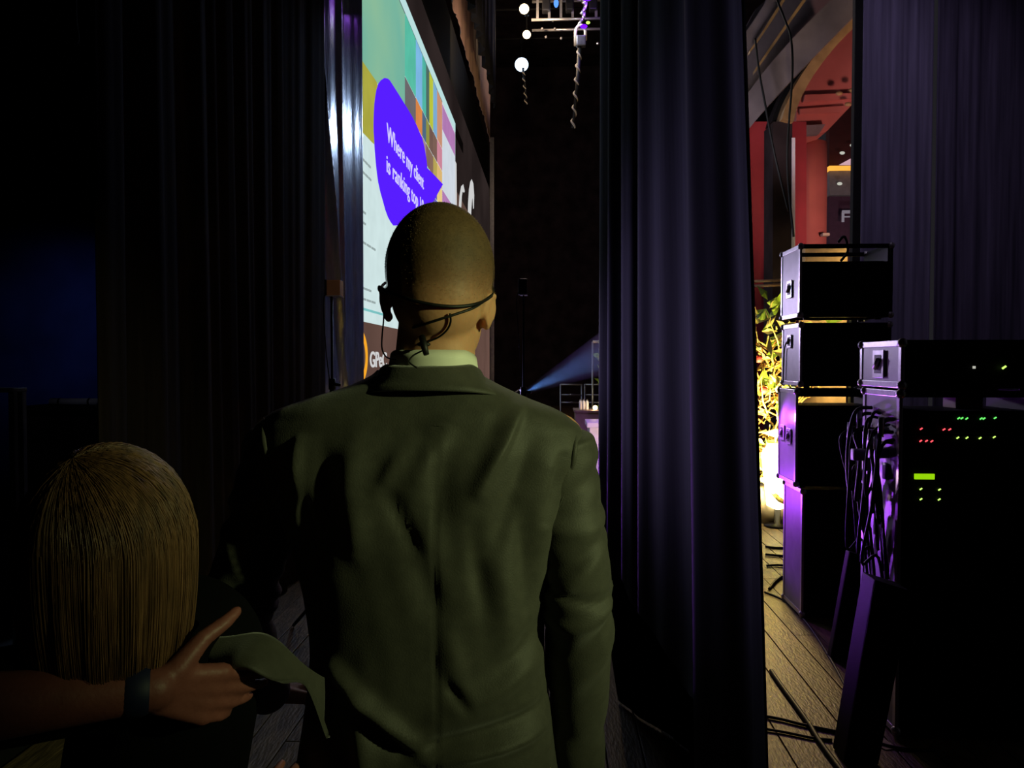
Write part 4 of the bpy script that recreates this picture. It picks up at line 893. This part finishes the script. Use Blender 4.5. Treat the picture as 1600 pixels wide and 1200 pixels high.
# armhole seam ridges
from mathutils.bvhtree import BVHTree
jb = BVHTree.FromPolygons([v.co.copy() for v in jacket.data.vertices], [tuple(p.vertices) for p in jacket.data.polygons])
for pts in ([(412, 652), (412, 680), (418, 715), (428, 755)], [(900, 662), (898, 700), (890, 745), (874, 790)]):
    P = []
    for x, y in pts:
        h_ = jb.ray_cast(CAM, ray(x, y).normalized()); P.append(h_[0] if h_[0] is not None else atY(x, y, 1.14))
    MB().tube(spline(P, 6), [0.0048 * math.sin(math.pi * (0.04 + 0.92 * k / 18)) for k in range(19)], 10).build('armhole_seam', 'jacket', jacket, True)
# collar of the jacket
cr = []; nc = atY(678, 590, 1.165)
for (a, b, z, dy) in ((.066, .064, 1.540, 0), (.072, .068, 1.545, 0), (.078, .072, 1.541, 0), (.092, .078, 1.530, 0), (.108, .082, 1.519, -.002), (.118, .085, 1.5115, -.004), (.119, .084, 1.509, -.003), (.112, .076, 1.510, 0), (.085, .066, 1.515, 0)):
    row = []
    for k in range(49):
        t = R(180 + 12 - (24 + 180) * k / 48 * 1.0) if False else R(-195 + 210 * k / 48)
        s_ = math.sin(t); row.append((nc.x - 0.004 + a * math.cos(t), nc.y + dy + b * s_, z - 0.028 * max(0, s_ + 0.55) ** 1.5 + 0.004 * abs(math.cos(t)) ** 3 * (1 if a < .09 else -3)))
    cr.append(row)
MB().loft(cr, cap=False, closed=False).build('jacket_collar', 'jacket', jacket, True)
# shirt collar
sc = []
for (a, b, z) in ((.0670, .0655, 1.520), (.0675, .0655, 1.555), (.0655, .0635, 1.568), (.0635, .0615, 1.566), (.0630, .0610, 1.52)):
    sc.append([(nc.x + a * math.cos(R(-200 + 220 * k / 48)), nc.y - 0.002 + b * math.sin(R(-200 + 220 * k / 48)), z - 0.018 * max(0, math.sin(R(-200 + 220 * k / 48)) + 0.6)) for k in range(49)])
shirt = MB().loft([superring(MX, MY, z, a, b, 40, 2.3) for z, a, b in ((1.0, .13, .085), (1.3, .14, .09), (1.44, .11, .075), (1.50, .07, .055))]).build('shirt', 'shirt', man, True)
MB().loft(sc, cap=False, closed=False).build('shirt_collar', 'shirt', shirt, True)
# trousers and shoes
tm = mat('trousers', (30, 30, 30), 0.8)
trs = MB().loft([superring(MX, MY, z, a, b, 40, 2.4) for z, a, b in ((0.78, .165, .11), (0.86, .17, .115), (0.98, .16, .11), (1.02, .155, .105))]).build('trousers', tm, man, True)
for sx in (-1, 1):
    MB().loft([superring(MX + sx * (0.085 + 0.018 * (0.85 - z)), MY, z, a, a * 1.1, 28, 2.2) for z, a in ((0.05, .062), (0.3, .066), (0.5, .074), (0.7, .086), (0.84, .090))]).build('trouser_leg', tm, trs, True)
    x = MX + sx * 0.105
    MB().loft([[(x + a * math.cos(2 * math.pi * k / 24), MY + 0.06 + b * math.sin(2 * math.pi * k / 24), z) for k in range(24)] for z, a, b in ((0.002, .045, .145), (0.03, .047, .147), (0.06, .042, .13), (0.09, .036, .07))]).build('shoe', 'rubber', man, True)
# lifted jacket flap held by the helper's hand
vs = []; NS, NT = 40, 26
topc = [(300, 1010, 1.00), (330, 994, 0.99), (380, 988, 0.985), (430, 1004, 0.99), (478, 1032, 1.02), (508, 1062, 1.07)]
botc = [(318, 1060, 0.99), (350, 1058, 0.955), (392, 1052, 0.945), (436, 1066, 0.96), (480, 1078, 1.02), (512, 1150, 1.08)]
for j in range(NT + 1):
    t = j / NT
    for i in range(NS + 1):
        s = i / NS; a = Vector(catmull([tuple(atY(*p)) for p in topc], s)); b = Vector(catmull([tuple(atY(*p)) for p in botc], s)); p = a.lerp(b, t)
        p.y -= 0.030 * math.sin(math.pi * t) * (0.4 + 0.6 * math.sin(math.pi * s)) + 0.006 * math.sin(9 * s + 6 * t); p.z += 0.004 * math.sin(14 * s + 3 * t)
        vs.append(p)
o = MB().add(vs, [(j * (NS + 1) + i, j * (NS + 1) + i + 1, (j + 1) * (NS + 1) + i + 1, (j + 1) * (NS + 1) + i) for j in range(NT) for i in range(NS)]).build('jacket_flap', 'jacket', jacket, True)
o.modifiers.new('thickness', 'SOLIDIFY').thickness = 0.006
# --- headset worn by the man
hs = thing('headset', tuple(atY(690, 480, 1.07)), 'thin black headset band with cable around the back of the man\'s head', 'headset')
def on_head(x, y, k=1.0):
    """point just outside the back of head and neck"""
    d = ray(x, y); best = None
    t = 0.9
    dep = bpy.context.evaluated_depsgraph_get()
    hit = bodybvh.ray_cast(CAM, d.normalized())
    if hit[0] is not None: return hit[0] - d.normalized() * 0.004 * k
    return atY(x, y, 1.16)
from mathutils.bvhtree import BVHTree
bodybvh = BVHTree.FromPolygons([v.co.copy() for v in body.data.vertices], [tuple(p.vertices) for p in body.data.polygons])
def wire(name, pts, r, k=1.0, parent=hs): return MB().tube(spline([on_head(x, y, k) if len(p_) == 2 else atY(x, y, p_[2]) for p_ in pts for x, y in [p_[:2]]], 6), r, 8).build(name, 'rubber', parent, True)
wire('neckband', [(598, 452, 1.15), (612, 458), (640, 468), (665, 474), (690, 478), (715, 479), (740, 476), (758, 469), (768, 462, 1.15)], 0.0026)
wire('ear_hook', [(768, 462, 1.15), (771, 452, 1.17), (767, 446, 1.19)], 0.0022); wire('ear_hook', [(598, 452, 1.15), (597, 447, 1.17), (602, 442, 1.19)], 0.0022)
wire('neckband', [(757, 470), (740, 481), (715, 490), (690, 498), (665, 506), (645, 512)], 0.0020)
wire('cable', [(703, 490), (704, 503), (698, 516), (685, 527), (668, 534)], 0.0015)
wire('cable', [(600, 488, 1.14), (599, 505, 1.14), (597, 525, 1.14), (597, 545, 1.13), (604, 558, 1.12), (618, 562, 1.10)], 0.0012)
wire('cable', [(660, 548, 1.085), (645, 556, 1.082), (640, 566, 1.08), (652, 575, 1.078)], 0.0012)
a = on_head(660, 526); b = atY(667, 554, a.y - 0.012)
MB().tube([a + Vector((0, -0.004, 0)), a.lerp(b, .5) + Vector((0, -0.006, 0)), b + Vector((0, -0.004, 0))], [0.0048, 0.0052, 0.0042], 10).build('cable_clip', 'rubber', hs, True)
q = atY(662, 538, a.y - 0.006); MB().ball(q, (0.010, 0.005, 0.004), 12, 8).build('clip_jaw', 'rubber', hs, True)

# ------------------------------------------------------------------ the helper at the left
WH = atY(170, 838, 0.90)
wo = thing('person', (WH.x - 0.01, WH.y + 0.15, 0), 'helper with brown bobbed hair reaching toward the man\'s jacket', 'person')
mb = MB(); fd = Vector((0.30, 0.90, -0.32)).normalized()
mb.ball(WH + Vector((0, 0, 0.0)), (0.077, 0.082, 0.098), 32, 22); mb.ball(WH + fd * 0.035 + Vector((0, 0, -0.065)), (0.060, 0.060, 0.070), 24, 16)
mb.capsule(WH + fd * 0.085 + Vector((0, 0, -0.02)), WH + fd * 0.105 + Vector((0, 0, -0.055)), 0.008, 0.012, 12)
SP = Vector((WH.x - 0.05, WH.y + 0.14, 0)); nk = Vector((WH.x - 0.01, WH.y + 0.09, 1.20))
mb.capsule(WH + Vector((-0.02, 0.01, -0.06)), nk, 0.052, 0.055)
mb.capsule((SP.x + 0.06, SP.y, 1.14), (SP.x, SP.y, 0.80), 0.10, 0.10, 20); mb.capsule((SP.x, SP.y, 0.80), (SP.x - 0.03, SP.y, 0.72), 0.11, 0.12)
shR = Vector((SP.x + 0.02, SP.y - 0.13, 1.155)); elR = Vector((-0.705, 0.735, 1.185)); wrR = atY(240, 1076, 0.86)
mb.capsule((SP.x + 0.05, SP.y - 0.05, 1.16), shR, 0.055, 0.050); mb.capsule(shR, elR, 0.047, 0.038); mb.capsule(elR, elR.lerp(wrR, 0.45), 0.037, 0.036); mb.capsule(elR.lerp(wrR, 0.45), wrR, 0.036, 0.0255)
hand_into(mb, wrR, atY(415, 1092, 0.98) - wrR, (0.1, -1.0, -0.25), (0.25, 0, 1), 0.95, (0.12, 0.16, 0.22, 0.30), (1.12, 0.75), 0.06)
shL = Vector((SP.x + 0.06, SP.y + 0.13, 1.155)); wrL = atY(385, 1372, 1.02); elL = (shL + wrL) / 2 + Vector((-0.06, 0.02, -0.16))
mb.capsule((SP.x + 0.05, SP.y + 0.05, 1.16), shL, 0.055, 0.050); mb.capsule(shL, elL, 0.045, 0.037); mb.capsule(elL, wrL, 0.036, 0.025)
hand_into(mb, wrL, atY(424, 1237, 1.04) - wrL, (-0.4, -0.6, 0.5), (1, 0, 0), 0.95, (0.5, 0.5, 0.5, 0.6), (0.8, 0.4))
for s in (-1, 1):
    mb.capsule((SP.x, SP.y + s * 0.08, 0.74), (SP.x + 0.03, SP.y + s * 0.09, 0.42), 0.075, 0.052); mb.capsule((SP.x + 0.03, SP.y + s * 0.09, 0.42), (SP.x, SP.y + s * 0.09, 0.08), 0.050, 0.035)
    mb.capsule((SP.x - 0.02, SP.y + s * 0.09, 0.045), (SP.x + 0.14, SP.y + s * 0.095, 0.04), 0.034, 0.03)
wb = obj('body', organic(mb, 0.0042, 5), 'skin_dark', wo, True)
for s in (-1, 1):
    sd = fd.cross(Vector((0, 0, 1))).normalized() * s
    MB().ball(WH + fd * 0.080 + sd * 0.028 + Vector((0, 0, -0.022)), 0.011, 12, 8).build('eye', 'eye_white', wb, True)
MB().ball(WH + fd * 0.098 + Vector((0, 0, -0.088)), (0.016, 0.016, 0.007), 12, 8).build('lips', 'lip', wb, True)
# wristband
dw = (wrR - elR).normalized()
MB().tube([wrR - dw * 0.030, wrR - dw * 0.026, wrR - dw * 0.008, wrR - dw * 0.004], [0.027, 0.0295, 0.0290, 0.0265], 24, cap=False).build('wristband', 'wristband', wo, True)
# dark top with short sleeves
tp = MB(); tp.capsule((SP.x + 0.06, SP.y, 1.13), (SP.x, SP.y, 0.80), 0.122, 0.122, 28); tp.capsule((SP.x + 0.04, SP.y - 0.10, 1.145), (SP.x + 0.06, SP.y + 0.10, 1.145), 0.072, 0.072)
tp.capsule(shR, shR.lerp(elR, 0.55), 0.060, 0.056); tp.capsule(shL, shL.lerp(elL, 0.6), 0.060, 0.056); tp.capsule((SP.x, SP.y, 0.82), (SP.x - 0.02, SP.y, 0.70), 0.128, 0.132, 28)
top_ = obj('top', organic(tp, 0.008, 5), 'dark_top', wo, True)
hemc = shR.lerp(elR, 0.62); dh = (elR - shR).normalized()
MB().tube([hemc - dh * 0.008, hemc + dh * 0.008], [0.060, 0.058], 28, cap=False).build('sleeve_hem', 'tape', top_, True)
jn = MB().loft([superring(SP.x, SP.y, z, a, a, 30, 2.2) for z, a in ((0.60, .145), (0.72, .14), (0.78, .125))]).build('jeans', 'jeans', wo, True)
for s in (-1, 1):
    MB().loft([superring(SP.x + 0.01, SP.y + s * 0.085, z, a, a, 24, 2) for z, a in ((0.05, .052), (0.3, .060), (0.5, .070), (0.68, .082))]).build('jeans_leg', 'jeans', jn, True)
    MB().loft([[(SP.x + 0.05 + b * math.cos(2 * math.pi * k / 24), SP.y + s * 0.09 + a * math.sin(2 * math.pi * k / 24), z) for k in range(24)] for z, a, b in ((0.002, .040, .125), (0.03, .042, .127), (0.06, .038, .11), (0.085, .034, .06))]).build('shoe', 'rubber', wo, True)
# bobbed hair: a base shape and many strands falling from the crown
HC = WH + Vector((0, 0, -0.008)); crown = Vector((-0.15, -0.42, 0.89)).normalized()
ax = crown.cross(Vector((0, 0, 1))); 
def hair_pt(az, u, rad):
    """u 0..1 from the crown over the skull and down to the hem"""
    rx, ry, rz = 0.096 * rad, 0.100 * rad, 0.118 * rad
    if u < 0.55:
        th = u / 0.55 * 1.62; loc = Vector((math.sin(th) * math.cos(az), math.sin(th) * math.sin(az), math.cos(th)))
        q = Vector((0, 0, 1)).rotation_difference(crown); blend = 1 - (u / 0.55) ** 1.5
        loc = Vector((0, 0, 1)).rotation_difference(crown).slerp(Matrix.Identity(3).to_quaternion(), 1 - blend) @ loc
        return HC + Vector((loc.x * rx, loc.y * ry, loc.z * rz))
    f = (u - 0.55) / 0.45; th = 1.62; c, s = math.cos(az), math.sin(az)
    drop = 0.155 * f; inw = 1 - 0.16 * f * f
    return HC + Vector((c * rx * math.sin(th) * inw, s * ry * math.sin(th) * inw, rz * math.cos(th) - drop))
base = [[hair_pt(2 * math.pi * k / 40, max(0.01, j / 24), 0.965) for k in range(40)] for j in range(25)]
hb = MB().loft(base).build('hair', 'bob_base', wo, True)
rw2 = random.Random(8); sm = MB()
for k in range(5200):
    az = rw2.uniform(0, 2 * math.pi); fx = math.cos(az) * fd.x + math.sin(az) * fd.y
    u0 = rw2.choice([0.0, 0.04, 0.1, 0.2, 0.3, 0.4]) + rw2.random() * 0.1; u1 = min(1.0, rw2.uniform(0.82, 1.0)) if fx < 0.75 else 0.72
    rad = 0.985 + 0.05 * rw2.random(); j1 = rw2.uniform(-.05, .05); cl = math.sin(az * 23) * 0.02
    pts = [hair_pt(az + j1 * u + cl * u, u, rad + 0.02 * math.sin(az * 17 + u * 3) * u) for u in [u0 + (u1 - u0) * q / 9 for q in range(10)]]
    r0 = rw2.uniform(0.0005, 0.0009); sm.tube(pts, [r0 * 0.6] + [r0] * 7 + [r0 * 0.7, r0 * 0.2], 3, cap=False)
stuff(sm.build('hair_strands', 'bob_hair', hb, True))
